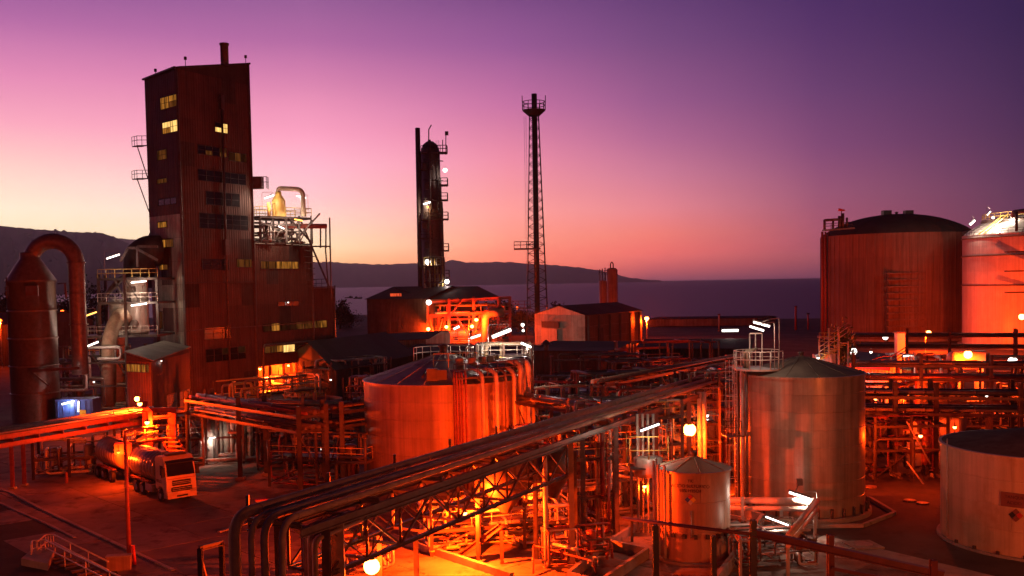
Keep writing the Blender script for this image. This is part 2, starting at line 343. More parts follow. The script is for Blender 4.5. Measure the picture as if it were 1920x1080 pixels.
# ------------------------------------------------------------------ pipe racks
def rack(name, label, p0, p1, width, levels, nb, pipes, group=None, mt=STEEL, cw=.26, brace=True, stubs=0, cat='pipe rack', pmt=None, legs=None, z0=0, tr=0):
    p0 = V((p0[0], p0[1], 0)); p1 = V((p1[0], p1[1], 0)); d = (p1-p0); L = d.length; d /= L; n = V((d.y, -d.x, 0))
    t = thing(name, label, cat, p0, 0, group); zt = max(levels)
    for i in range(nb+1):
        c = p0+d*L*i/nb
        if legs is None or i in legs:
            for s_ in (-1, 1):
                b = c+n*width/2*s_; MB().ibeam(b+V((0, 0, z0)), b+V((0, 0, zt+stubs)), cw, cw, .04).build('column', mt, t)
                if z0 == 0: MB().box(b+V((0, 0, .15)), (cw*2.2, cw*2.2, .3)).build('footing', CONC, t)
        for z in levels: MB().ibeam(c-n*(width/2-cw/2)+V((0, 0, z)), c+n*(width/2-cw/2)+V((0, 0, z)), .2, .28, .03).build('cross_beam', mt, t)
        if brace and (legs is None or i in legs) and i % 2 == 0 and len(levels) > 0:
            a = c-n*width/2+V((0, 0, .5)); b = c+n*width/2+V((0, 0, min(levels)-.3)); MB().beam(a, b, .08, .1).build('brace', mt, t)
    for z in levels:
        for s_ in (-1, 1):
            a = p0+n*(width/2+cw*.5+.06)*s_+V((0, 0, z)); MB().ibeam(a, a+d*L, .14, .26, .03).build('side_beam', mt, t)
    if brace:
        for i in range(0, nb, 2):
            if legs is not None and not (i in legs and i+1 in legs): continue
            for s_ in (-1, 1):
                a = p0+d*L*i/nb+n*(width/2)*s_; b = p0+d*L*(i+1)/nb+n*(width/2)*s_; zl = min(levels)
                MB().beam(a+V((0, 0, .6)), b+V((0, 0, zl-.3)), .08, .1).build('brace', mt, t)
                MB().beam(b+V((0, 0, .6)), a+V((0, 0, zl-.3)), .07, .09).build('brace', mt, t)
    for off, z, r, pm in pipes:
        a = p0+n*off-d*.4; b = p0+n*off+d*(L+.4)
        mb = MB(); mb.tube([a+V((0, 0, z)), b+V((0, 0, z))], r, 10)
        for k in range(int(L/4)): q = a+d*(2+k*4)+V((0, 0, z)); mb.tube([q, q+d*.12], r*1.25, 10)
        mb.build('pipe', pm, t)
    return t
def truss(name, label, p0, p1, width, zb, zt, nb, mt=STEEL, group=None):
    p0 = V((p0[0], p0[1], 0)); p1 = V((p1[0], p1[1], 0)); d = (p1-p0); L = d.length; d /= L; n = V((d.y, -d.x, 0))
    t = thing(name, label, 'truss bridge', p0, 0, group)
    for s_ in (-1, 1):
        o = n*width/2*s_
        for z in (zb, zt): MB().ibeam(p0+o+V((0, 0, z)), p1+o+V((0, 0, z)), .16, .18, .03).build('chord', mt, t)
        for i in range(nb+1):
            a = p0+d*L*i/nb+o; MB().beam(a+V((0, 0, zb+.09)), a+V((0, 0, zt-.09)), .11, .11).build('post', mt, t)
            if i < nb:
                b = p0+d*L*(i+1)/nb+o; q, r = ((zb, zt) if i % 2 == 0 else (zt, zb)); MB().beam(a+V((0, 0, q)), b+V((0, 0, r)), .09, .09).build('diagonal', mt, t)
                MB().beam(a+V((0, 0, r)), b+V((0, 0, q)), .045, .045).build('tie', mt, t)
    for i in range(nb+1):
        c = p0+d*L*i/nb
        for z in (zb, zt): MB().beam(c-n*width/2+V((0, 0, z)), c+n*width/2+V((0, 0, z)), .1, .12).build('cross_beam', mt, t)
    return t
# ------------------------------------------------------------------ process units: frames full of pipework
def head_prof(R, h, k=.3):
    o = [(.01, -0.0)]
    o = [(R*math.sin(x), R*k*(1-math.cos(x))) for x in [PI/2*j/5 for j in range(6)]]
    o[0] = (.01, 0); o += [(R, R*k+.01), (R, h-R*k)]; o += [(R*math.cos(x), h-R*k+R*k*math.sin(x)) for x in [PI/2*j/5 for j in range(1, 6)]]
    o[-1] = (.01, h); return o
def vessel_v(t, c, R, h, mt, legs=.8):
    c = V(c); MB().lathe(c+V((0, 0, legs)), head_prof(R, h), 20).build('vessel', mt, t)
    mb = MB()
    for k in range(3): a = c+V((R*.8*math.cos(k*2.1+.4), R*.8*math.sin(k*2.1+.4), 0)); mb.beam(a, a+V((0, 0, legs+R*.5)), .12, .12)
    mb.build('vessel_legs', STEEL, t)
def valve(t, p, r=.16, mt=RED):
    p = V(p); mb = MB(); mb.lathe(p, [(.01, -r), (r*.9, -r*.6), (r*.9, r*.6), (.01, r)], 8); mb.tube([p, p+V((0, 0, r*3))], r*.22, 5)
    mb.tube([p+V((0, 0, r*3))+V((math.cos(a)*r*1.5, math.sin(a)*r*1.5, 0)) for a in [2*PI*j/8 for j in range(9)]], r*.16, 4, cap=False)
    mb.build('valve', mt, t)
def process(name, label, c, size, rz=0, seed=1, npipe=14, levels=(2.5, 5), frame=True, vessels=(), rails=True, pr=(.05, .16), mts=None, valves=6, cat='pipework', bx=2, by=1, fm=STEEL, group=None):
    rs = random.Random(seed); c = V((c[0], c[1], c[2] if len(c) > 2 else 0)); lx, ly, lz = size; t = thing(name, label, cat, c, rz, group)
    R = Matrix.Rotation(rz, 3, 'Z'); P = lambda x, y, z: c+R @ V((x, y, z)); mts = mts or [PIPE, PIPE2, PIPED, GALV]
    if frame:
        for i in range(bx+1):
            for j in range(by+1):
                x = -lx/2+lx*i/bx; y = -ly/2+ly*j/by; MB().ibeam(P(x, y, 0), P(x, y, lz), .2, .2, .035).build('column', fm, t)
        for z in levels:
            for j in range(by+1): y = -ly/2+ly*j/by; MB().ibeam(P(-lx/2, y, z), P(lx/2, y, z), .14, .2, .03).build('side_beam', fm, t)
            for i in range(bx+1): x = -lx/2+lx*i/bx; MB().ibeam(P(x, -ly/2+.1, z-.03), P(x, ly/2-.1, z-.03), .13, .19, .03).build('cross_beam', fm, t)
            if rails:
                MB().box(P(0, 0, z+.14), (lx*.98, ly*.6, .05), rz).build('grating_deck', fm, t)
                mb = MB(); rail(mb, [P(-lx/2, -ly/2, z+.12), P(lx/2, -ly/2, z+.12), P(lx/2, ly/2, z+.12)], 1.05, 1.3, .026); mb.build('railing', RAIL if rs.random() < .5 else YELLOW, t)
        mb = MB().beam(P(-lx/2, -ly/2, .4), P(-lx/2+lx/bx, -ly/2, levels[0]), .07, .08) if len(levels) else None
        if mb: mb.build('brace', fm, t)
        if lz > 4: ladder(MB(), P(lx/2+.3, 0, 0), levels[-1]+1, .45, (R @ V((0, 1, 0)))[:2], cage=False).build('ladder', RAIL, t)
    for v in vessels:
        if v[0] == 'v': vessel_v(t, P(v[1], v[2], v[3]), v[4], v[5], v[6])
        else:
            a = P(v[1], v[2], v[3]); MB().lathe(a, head_prof(v[4], v[5], .45), 20, axis=R @ V((1, 0, 0))).build('horizontal_vessel', v[6], t)
            mb = MB()
            for q in (.25, .75): b = a+R @ V((v[5]*q, 0, 0)); mb.box(b-V((0, 0, v[4]*.75+(v[3]-v[4])/2)), (.3, v[4]*1.5, max(.3, v[3]-v[4]*.3)), rz)
            mb.build('saddle', CONC, t)
    for k in range(npipe):
        r = rs.uniform(*pr); q = V((rs.uniform(-lx/2, lx/2), rs.uniform(-ly/2, ly/2), rs.choice([.4, .8]+list(levels)))); pts = [q.copy()]; ax = rs.choice((0, 2))
        for s_ in range(rs.randint(3, 6)):
            lo = (-lx/2, -ly/2, .3)[ax]; hi = (lx/2, ly/2, lz)[ax]; nx = q.copy()
            nx[ax] = max(lo, min(hi, q[ax]+rs.choice((-1, 1))*rs.uniform(.25, .8)*(hi-lo)))
            if abs(nx[ax]-q[ax]) > r*3: pts.append(nx.copy()); q = nx
            ax = rs.choice([a for a in (0, 1, 2, 2) if a != ax])
        if len(pts) < 2: continue
        w_ = [P(*p) for p in pts]; mb = MB(); mb.tube(rnd_path(w_, r*2.6, 3), r, 8)
        for p in (w_[0], w_[-1]): mb.lathe(p-V((0, 0, .03)), [(.01, 0), (r*1.6, 0), (r*1.6, .07), (.01, .07)], 8, smooth=False)
        mb.build('pipe', rs.choice(mts), t)
        if k < valves: valve(t, w_[0].lerp(w_[1], .5), r*1.4+.04, rs.choice((RED, STEEL, PIPE)))
    return t
# ------------------------------------------------------------------ sheet buildings
PANELS = {}
def panel_mesh(w_, h, mt, pitch=.5, dep=.06):
    key = (round(w_, 2), round(h, 2), mt.name, pitch)
    if key in PANELS: return PANELS[key]
    n = max(2, round(w_/pitch)); q = w_/n; xs = []
    for i in range(n): xs += [(i*q, 0), (i*q+q*.35, 0), (i*q+q*.5, dep), (i*q+q*.85, dep)]
    xs.append((w_, 0)); g = .012; xs[0] = (g, 0); xs[-1] = (w_-g, 0); vs = []
    for x, d in xs: vs += [(x, -d-.02, g), (x, -d-.02, h-g)]
    k = len(vs); vs += [(g, 0, g), (g, 0, h-g), (w_-g, 0, g), (w_-g, 0, h-g)]
    fs = [(2*i, 2*i+2, 2*i+3, 2*i+1) for i in range(len(xs)-1)]+[(k, 0, 1, k+1), (k-2, k+2, k+3, k-1)]
    b = MB(); b.add(vs, fs); PANELS[key] = b.mesh('panel', mt); return PANELS[key]
def clad(t, p, q, z0, z1, mt, pw=3.0, ph=3.5, skip=None, name='cladding_panel', pick=None):
    """sheets along the wall p->q (outside is to the right-hand side of p->q seen from above)"""
    p = V((p[0], p[1], 0)); q = V((q[0], q[1], 0)); L = (q-p).length; d = (q-p)/L; nx = max(1, round(L/pw)); nz = max(1, round((z1-z0)/ph)); a = math.atan2(d.y, d.x)
    for i in range(nx):
        for j in range(nz):
            if skip and skip(i, j): continue
            m_ = pick(i, j) if pick else mt
            jit = random.uniform(0, .02)
            put(panel_mesh(L/nx, (z1-z0)/nz, m_), name, t, p+d*(L/nx*i)+V((d.y, -d.x, 0))*(.01+jit)+V((0, 0, z0+(z1-z0)/nz*j)), a)
def window(t, p, d, w_, h, pane, nx=4, nz=1, fm=STEEL, out=.16):
    """window on a wall: p lower left corner, d direction along the wall to the right"""
    p = V(p); d = V((d[0], d[1], 0)).normalized(); n = V((d.y, -d.x, 0)); b = p+n*out
    mb = MB()
    for z in (0, h): mb.beam(b+V((0, 0, z))-d*.04-n*.07, b+d*(w_+.04)+V((0, 0, z))-n*.07, .2, .09)
    for k in range(nx+1): mb.beam(b+d*w_*k/nx+V((0, 0, .05))-n*.05, b+d*w_*k/nx+V((0, 0, h-.05))-n*.05, .07, .12)
    for k in range(1, nz): mb.beam(b+V((0, 0, h*k/nz))-n*.05, b+d*w_+V((0, 0, h*k/nz))-n*.05, .1, .05)
    f = mb.build('window', fm, t)
    for i in range(nx):
        for k in range(nz):
            pm = random.choice(pane) if isinstance(pane, (list, tuple)) else pane
            c = b-n*.06+d*(w_*(i+.5)/nx)+V((0, 0, h*(k+.5)/nz)); MB().box(c, (w_/nx-.06, .02, h/nz-.05), math.atan2(d.y, d.x)).build('pane', pm, f)
def hall(name, label, P0, P1, depth, ze, zr, mt=SHEET, rt=ROOF, ridge='side', cat='warehouse', pw=3, walls=('f', 'r', 'l'), ov=.5, group=None, fmt=None, z0=0, ph=3):
    """gabled hall: P0->P1 front wall left to right, depth vector away; ridge 'side' runs parallel to the front, 'deep' runs away"""
    P0 = V((P0[0], P0[1], 0)); P1 = V((P1[0], P1[1], 0)); D = V((depth[0], depth[1], 0)); P2 = P1+D; P3 = P0+D
    t = thing(name, label, cat, ((P0+P2)/2)[:], 0, group); u = (P1-P0).normalized(); dd = D.normalized()
    W4 = [P0, P1, P2, P3]; z = lambda p, h: V((p.x, p.y, h))
    if ridge == 'side': A = (P0+P3)/2; B = (P1+P2)/2
    else: A = (P0+P1)/2; B = (P3+P2)/2
    vs = [z(p, z0) for p in W4]+[z(p, ze) for p in W4]+[z(A, zr), z(B, zr)]
    if ridge == 'side': fs = [(0, 1, 5, 4), (1, 2, 6, 9, 5), (2, 3, 7, 6), (3, 0, 4, 8, 7), (4, 5, 9, 8), (6, 7, 8, 9)]
    else: fs = [(0, 1, 5, 8, 4), (1, 2, 6, 5), (2, 3, 7, 9, 6), (3, 0, 4, 7), (4, 8, 9, 7), (5, 6, 9, 8)]
    MB().add(vs, fs).build('wall', fmt or mt, t)
    if 'f' in walls: clad(t, P0, P1, z0, ze-.05, fmt or mt, pw, ph)
    if 'r' in walls: clad(t, P1, P2, z0, ze-.05, mt, pw, ph)
    if 'l' in walls: clad(t, P3, P0, z0, ze-.05, mt, pw, ph)
    if ridge == 'side': sl = [(z(P0, ze), z(P1, ze), z(B, zr), z(A, zr)), (z(P2, ze), z(P3, ze), z(A, zr), z(B, zr))]
    else: sl = [(z(P3, ze), z(P0, ze), z(A, zr), z(B, zr)), (z(P1, ze), z(P2, ze), z(B, zr), z(A, zr))]
    for a, b, c, e in sl:
        e0 = (b-a).normalized(); up = (e-a).normalized(); nn = e0.cross(up).normalized(); a = a-e0*ov-up*ov; b = b+e0*ov-up*ov; c = c+e0*ov+up*.02; e = e-e0*ov+up*.02
        n = max(1, round((b-a).length/pw)); 
        for i in range(n):
            p0 = a.lerp(b, i/n)+nn*(.08+random.uniform(0, .02)); p1 = a.lerp(b, (i+1)/n-.008/n)+nn*.08; p2 = e.lerp(c, (i+1)/n-.008/n)+nn*.08; p3 = e.lerp(c, i/n)+nn*.08
            MB().add([p0, p1, p2, p3, p0-nn*.07, p1-nn*.07, p2-nn*.07, p3-nn*.07], [(0, 1, 2, 3), (7, 6, 5, 4), (0, 4, 5, 1), (1, 5, 6, 2), (2, 6, 7, 3), (3, 7, 4, 0)]).build('roof_sheet', rt, t)
    return t
# ------------------------------------------------------------------ tanks
def tank(name, label, c, R, zr, za, courses, plates, mt, rt, seg=96, pad=.25, padR=.5, roofseams=16, dome=False, plate_gap=.02, face=(-PI, 0), cat='storage tank', group=None, roofpieces=True):
    c = V((c[0], c[1], 0)); t = thing(name, label, cat, c, 0, group)
    MB().lathe(c, [(.01, 0), (R+padR, 0), (R+padR, pad), (.01, pad)], seg, smooth=False).build('foundation', CONC, t)
    MB().lathe(c, [(R-.02, pad), (R-.02, zr)], seg).build('shell', mt, t)
    hh = (zr-pad)/courses; k = max(2, seg//plates); a1 = 2*PI/plates
    b = MB(); g = plate_gap/R
    for zz in ([(R-.018, .012), (R, .03)], [(R, .03), (R, hh-.03)], [(R, hh-.03), (R-.018, hh-.012)]): b.lathe((0, 0, 0), zz, k, g/2, a1-g/2)
    me = b.mesh('shell_plate', mt)
    for i in range(courses):
        for j in range(plates):
            a = a1*(j+(i % 2)*.5); am = (a+a1/2+PI) % (2*PI)-PI
            if face and not (face[0]-a1 <= am <= face[1]+a1): continue
            put(me, 'shell_plate', t, c+V((0, 0, pad+i*hh)), a)
    MB().lathe(c, [(R+.0, zr-.14), (R+.09, zr-.14), (R+.09, zr), (R-.1, zr+.02)], seg, smooth=False).build('curb_angle', mt, t)
    n = 14 if dome else 8
    if dome: prof = [((R)*math.sin(x)/math.sin(1.05), zr+(za-zr)*(math.cos(x)-math.cos(1.05))/(1-math.cos(1.05))) for x in [1.05*(1-j/n) for j in range(n)]]+[(.01, za)]
    else: prof = [(R*(1-j/n), zr+(za-zr)*(j/n)) for j in range(n)]+[(.01, za)]
    MB().lathe(c, prof, seg).build('roof', rt, t)
    if roofseams:
        me2 = None
        for j in range(roofseams):
            a = 2*PI*j/roofseams; pts = [c+V((r*math.cos(a), r*math.sin(a), z+.01)) for r, z in prof[:-1]]
            MB().tube(pts, .03 if not dome else .07, 4).build('roof_rib', rt, t)
    vs_ = .45 if R < 6.5 else 1; mb = MB(); mb.lathe(c+V((0, 0, za-.1)), [(.35*vs_, 0), (.35*vs_, .5*vs_), (.5*vs_, .55*vs_), (.5*vs_, .7*vs_), (.01, .85*vs_)], 12); mb.build('vent', STEEL, t)
    return t
def diamond(p, n, s=.5, cols=None):
    """hazard diamond: four small squares on a tank, on the plane with normal n"""
    p = V(p); n = V((n[0], n[1], 0)).normalized(); x = V((-n.y, n.x, 0)); z = V((0, 0, 1)); return p, n, x, z
def hazard(label, p, n, s, cols):
    p = V(p); n = V((n[0], n[1], 0)).normalized(); x = V((-n.y, n.x, 0)); z = V((0, 0, 1)); t = thing('hazard_diamond', label, 'hazard sign', p)
    for (a, b), m_ in zip(((0, 1), (-1, 0), (1, 0), (0, -1)), cols):
        c = p+x*a*s/2*1.0+z*b*s/2
        q = s/2-.01; MB().add([c-x*q+n*.03, c-z*q+n*.03, c+x*q+n*.03, c+z*q+n*.03, c-x*q, c-z*q, c+x*q, c+z*q], [(0, 1, 2, 3), (4, 5, 1, 0), (5, 6, 2, 1), (6, 7, 3, 2), (7, 4, 0, 3)]).build('colour_field', m_, t)
    return t
def as_mesh(cu, name, mt):
    k = bpy.data.objects.new('tmp', cu); C.objects.link(k); bpy.context.view_layer.update(); dg = bpy.context.evaluated_depsgraph_get()
    me = bpy.data.meshes.new_from_object(k.evaluated_get(dg)); me.materials.clear(); me.materials.append(mt); bpy.data.objects.remove(k)
    o = bpy.data.objects.new(name, me); C.objects.link(o); return o
def text(t, s, p, n, size, mt, name='lettering', tilt=0):
    cu = bpy.data.curves.new(name, 'FONT'); cu.body = s; cu.size = size; cu.extrude = .004; cu.align_x = 'CENTER'; cu.align_y = 'CENTER'; 
    o = as_mesh(cu, name, mt); o.parent = t; n = V((n[0], n[1], 0)).normalized()
    o.matrix_local = WM[t.name].inverted() @ Matrix.Translation(V(p)) @ Matrix.Rotation(math.atan2(n.y, n.x)+PI/2, 4, 'Z') @ Matrix.Rotation(PI/2, 4, 'X'); return o
# =================================================================== THE SETTING
# ground sheet out to the shore, sea, far hills
shore = [(-900, 700), (-420, 640), (-250, 610), (-120, 600), (-60, 585), (0, 560), (30, 500), (60, 455), (95, 428), (150, 415), (260, 405), (420, 390), (900, 380)]
near = [(900, -60), (-900, -60)]
g = MB(); poly = shore+near; n = len(poly)
g.add([(x, y, 0) for x, y in poly]+[(x*1.02, y+6, -3.2) for x, y in shore], [list(range(n))[::-1]]+[(i, n+i, n+i+1, i+1) for i in range(len(shore)-1)])
struct(g.build('ground', ASPH))
sea = bpy.data.materials.new('sea_water'); sea.use_nodes = True; t = sea.node_tree; b = t.nodes['Principled BSDF']
b.inputs['Base Color'].default_value = (.012, .008, .018, 1); b.inputs['Roughness'].default_value = .42; b.inputs['Specular IOR Level'].default_value = .4
gg = t.nodes.new('ShaderNodeNewGeometry'); mp = t.nodes.new('ShaderNodeMapping'); mp.inputs['Scale'].default_value = (.012, .05, 1); nn = t.nodes.new('ShaderNodeTexNoise'); nn.inputs['Scale'].default_value = 1; nn.inputs['Detail'].default_value = 8
nn.inputs['Roughness'].default_value = .7
t.links.new(gg.outputs['Position'], mp.inputs[0]); t.links.new(mp.outputs[0], nn.inputs['Vector']); bp = t.nodes.new('ShaderNodeBump'); bp.inputs['Strength'].default_value = .5; bp.inputs['Distance'].default_value = 3.0
t.links.new(nn.outputs[0], bp.inputs['Height']); t.links.new(bp.outputs[0], b.inputs['Normal'])
struct(MB().add([(-23000, 330, -3), (23000, 330, -3), (23000, 33000, -3), (-23000, 33000, -3)], [(0, 1, 2, 3)]).build('sea', sea))
HILL = mat('hill_land', (.05, .035, .03), .95, 0, .3, .002, spec=.05)
def hills(name, prof, Y, depth):
    """ridge line given as (pixel column, pixel row) of its crest, standing at depth Y"""
    mb = MB(); rs = random.Random(3); pts = []
    for i in range(len(prof)-1):
        (x0, y0), (x1, y1) = prof[i], prof[i+1]; k = max(1, int(abs(x1-x0)/6))
        for j in range(k): f = j/k; pts.append((x0+(x1-x0)*f, y0+(y1-y0)*f+rs.uniform(-.9, .9)))
    pts.append(prof[-1]); rows = 10; vs = []
    for j in range(rows):
        f = j/(rows-1)
        for i, (x, y) in enumerate(pts):
            c = at(x, y, Y); hz = max(1, c.z); sc = (Y-depth*(1-f))/Y
            z = hz*f**.8*(1+ (rs.uniform(-.10, .10) if 0 < j < rows-1 else 0))-6*(1-f); vs.append((c.x*sc, Y-depth*(1-f)+rs.uniform(-1, 1)*depth*.03*(j < rows-1), z))
    m_ = len(pts); fs = [(j*m_+i, j*m_+i+1, (j+1)*m_+i+1, (j+1)*m_+i) for j in range(rows-1) for i in range(m_-1)]
    mb.add(vs, fs, True); return struct(mb.build(name, HILL))
hills('far_hills', [(150, 470), (250, 468), (330, 476), (560, 492), (620, 491), (700, 496), (760, 494), (835, 491), (850, 487), (872, 492), (960, 491), (980, 494), (1040, 497), (1090, 502), (1120, 506), (1150, 513), (1172, 519), (1200, 523), (1240, 526)], 17000, 3500)
hills('middle_hills', [(60, 450), (190, 446), (225, 447), (262, 449), (300, 462), (330, 474), (420, 500), (520, 520), (620, 534)], 13000, 2500)
hills('near_mountain', [(-600, 380), (-300, 400), (-100, 418), (0, 423), (60, 429), (120, 434), (192, 437), (212, 444), (240, 456), (270, 474), (320, 500), (370, 525), (420, 540)], 8000, 2500)
# evening haze over the bay
hm = bpy.data.materials.new('haze'); hm.use_nodes = True; ht = hm.node_tree; ht.nodes.clear(); ho = ht.nodes.new('ShaderNodeOutputMaterial'); hv = ht.nodes.new('ShaderNodeVolumePrincipled')
hv.inputs['Color'].default_value = (.9, .88, .9, 1); hv.inputs['Density'].default_value = HAZE; hv.inputs['Anisotropy'].default_value = .7; ht.links.new(hv.outputs[0], ho.inputs['Volume'])
hz = MB().box((0, 16650, 400), (47000, 33700, 812)).build('haze', hm); hz['kind'] = 'stuff'
# road slabs under the truck and the asphalt yard around them
rd = struct(thing('road', 'wide concrete slab road where the tanker truck stands', 'road', (0, 0, 0))); del rd['category']
RO = G(120, 900); rdir = V((-26.5+37.7, 80.5-92.5, 0)).normalized(); rn = V((rdir.y, -rdir.x, 0))*-1
sm = MB(); sm.add([(0, 0, 0), (4.94, 0, 0), (4.94, 4.94, 0), (0, 4.94, 0), (0, 0, .05), (4.94, 0, .05), (4.94, 4.94, .05), (0, 4.94, .05)], [(4, 5, 6, 7), (0, 1, 5, 4), (1, 2, 6, 5), (2, 3, 7, 6), (3, 0, 4, 7)])
sme = sm.mesh('slab', SLAB); ra = math.atan2(rdir.y, rdir.x)
for i in range(-5, 14):
    for j in range(-1, 6):
        p = RO+rdir*5*i+rn*5*(j-1.2); 
        if p.y < 30: continue
        put(sme, 'concrete_slab', rd, (p.x, p.y, .004+random.uniform(0, .012)), ra)
def kerb(pts, w_=.25, h=.14, m_=CONC):
    b = MB()
    for p, q in zip(pts, pts[1:]): b.beam(V((p[0], p[1], h/2)), V((q[0], q[1], h/2)), w_, h)
    return struct(b.build('kerb', m_))
kerb([G(-60, 905), G(20, 925), G(75, 955), G(240, 1032), G(325, 1072)]); kerb([G(-60, 925), G(0, 945), G(90, 985), G(140, 1010)], .2, .12)
kerb([G(410, 1000), G(540, 960), G(685, 905), G(700, 880)])
struct(MB().prism([tuple(G(*p)[:2]) for p in ((-200, 960), (0, 948), (90, 988), (210, 1052), (240, 1120), (-200, 1120))], 0, .06).build('soil_bed', SOIL))

# =================================================================== THE TALL BUILDING
DC = 150.0; CR = at(345, 541, DC); CR.z = 0
Rd = V((.48, .877, 0)).normalized(); Ld = V((-.735, .678, 0)).normalized(); Rn = V((Rd.y, -Rd.x, 0)); Ln = V((Ld.y, -Ld.x, 0))*-1
if Ln.y > 0: Ln = -Ln
def face_hit(px, py, o, d):       # (t, z) on the vertical plane through o along d
    r = ray(px, py); den = r.x*d.y-r.y*d.x; k = (o.x*d.y-o.y*d.x)/den; x = V((r.x*k, r.y*k, 0)); return (x-V((o.x, o.y, 0))).dot(d), EYE+r.z*k
T1, T2, T3, TL = 14.8, 29.0, 34.8, 9.6
twr = thing('factory_tower', 'tall narrow rust brown clad factory tower with a lower wing and lit windows', 'factory building', CR)
A = CR; B = CR+Rd*T1; D_ = CR+Ld*TL; E = B+Ld*TL; zA, zB, zD = 49.4, 52.6, 49.0
MB().prism([tuple(p[:2]) for p in (A, B, E, D_)], 0, [zA-.1, zB-.1, zB-.1, zD-.1]).build('tower_wall', SHEETD, twr)
B2 = CR+Rd*T2; B3 = CR+Rd*T3
MB().prism([tuple(p[:2]) for p in (B+Rd*.01, B2, B2+Ld*TL, E+Rd*.01)], 4.2, 24.1).build('wing_wall', SHEETD, twr)
MB().prism([tuple(p[:2]) for p in (B2+Rd*.01, B3, B3+Ld*TL, B2+Ld*TL+Rd*.01)], 4.2, 16.7).build('annex_wall', SHEETD, twr)
tp = lambda i, j: SHEET if random.random() > .12 else SHEETD
clad(twr, A, B, 0.2, 49.2, SHEET, 2.96, 3.5, pick=tp)
clad(twr, D_, A, 0.2, 49.0, SHEET, 3.2, 3.5, pick=lambda i, j: (SHEETP if (2 <= j <= 7 and random.random() < .8) else SHEET))
clad(twr, B, B2, 4.3, 24.1, SHEET, 2.84, 3.3, pick=tp); clad(twr, B2, B3, 4.3, 16.7, SHEET, 2.9, 3.1, pick=tp)
# roof edge, sloping slightly up to the far side
mb = MB(); zz = lambda p, z: V((p.x, p.y, z))
mb.beam(zz(A+Rn*.2, zA), zz(B+Rn*.2+Rd*.2, zB), .5, .25); mb.beam(zz(A+Ln*.2, zA), zz(D_+Ln*.2, zD), .5, .25); mb.beam(zz(B+Rd*.2, zB), zz(E+Rd*.2, zB), .5, .25); mb.build('roof_edge', STEEL, twr)
mb = MB(); mb.beam(zz(B+Rn*.15, 24.25), zz(B2+Rn*.15, 24.25), .45, .25); mb.beam(zz(B2+Rn*.15, 16.85), zz(B3+Rn*.15, 16.85), .4, .22); mb.build('wing_roof_edge', STEEL, twr)
# corner post and floor bands
for p, z in ((A+Rn*.12+Ln*.12, zA), (B+Rn*.14, zB), (B2+Rn*.14, 24), (B3+Rn*.14, 16.6)): MB().beam(zz(p, .1), zz(p, z), .3, .3).build('corner_trim', STEEL, twr)
for z in (10.8, 17.9): MB().beam(zz(A+Rn*.16, z), zz(B2 + Rn*.16 if z < 12 else B+Rn*.16, z), .12, .14).build('floor_band', STEEL, twr)
def win_px(x0, y0, x1, y1, pane, nx, nz=1, left=False):
    o, d = (D_, -Ld) if left else (CR, Rd)
    t0, za = face_hit(x0, (y0+y1)/2, o, d); t1, zb = face_hit(x1, (y0+y1)/2, o, d); tm = (t0+t1)/2; zt = face_hit((x0+x1)/2, y0, o, d)[1]; zb = face_hit((x0+x1)/2, y1, o, d)[1]
    window(twr, zz(o+d*t0, zb), d, t1-t0, zt-zb, pane, max(1, nx*2//3), nz, SHEETD)
for a in ((402, 231, 426, 249, [E_PANEH, E_PANEH, GLASS], 4, 2), (370, 275, 424, 292, [E_PANEL, GLASS, E_PANEF, E_PANEF], 7, 2), (428, 287, 461, 303, [E_PANEL, E_PANEF, GLASS], 5, 1),
          (370, 322, 460, 343, [GLASS], 9, 2), (385, 361, 448, 386, [GLASS], 6, 2), (373, 402, 464, 430, [GLASS], 9, 3), (378, 486, 428, 506, [GLASS], 5, 2),
          (443, 486, 471, 501, [E_PANE, E_PANEL], 4, 1), (488, 490, 559, 504, [E_PANE, E_PANE, E_PANEL, E_PANE], 8, 1), (382, 613, 432, 636, [GLASS], 5, 2), (385, 652, 460, 676, [GLASS, GLASS, GLASS, E_PANEF], 8, 2),
          (492, 604, 612, 618, [E_PANEL, E_PANEF, E_PANEL, E_PANE, E_PANEF], 12, 1), (494, 648, 530, 661, [E_PANEL, E_PANE], 5, 1), (530, 646, 552, 660, [E_PANEH], 2, 1), (552, 645, 602, 658, [E_PANEF, GLASS], 6, 1), (520, 565, 560, 574, [GLASS], 5, 1)):
    win_px(*a)
for a in ((302, 180, 333, 203, [E_PANE, E_PANEL, E_PANE], 4, 2), (306, 227, 336, 249, [E_PANEH, E_PANE, E_PANEH], 4, 2), (296, 281, 314, 300, [E_PANEL], 3, 2), (296, 335, 314, 344, [E_PANEL], 3, 1), (298, 372, 332, 384, [E_PANEF, GLASS], 5, 1),
          (297, 416, 314, 427, [E_PANE], 3, 1), (298, 449, 326, 464, [E_PANEL, E_PANE], 4, 1), (300, 496, 316, 506, [E_PANE, E_PANEL], 3, 1), (299, 584, 306, 616, [E_PANEF], 1, 2)):
    win_px(*a, left=True)
# drain pipe down the front with its funnel
t0, z0_ = face_hit(413, 235, CR, Rd); p = CR+Rd*t0+Rn*.45
MB().tube([zz(p, 1), zz(p, 44.5)], .16, 8).build('drain_pipe', PIPED, twr); MB().box(zz(p, 23.3), (.9, .6, 2.4), math.atan2(Rd.y, Rd.x)).build('duct_box', STEEL, twr); MB().box(zz(p, 45.5), (.7, .5, 2.2), math.atan2(Rd.y, Rd.x)).build('duct_head', STEEL, twr)
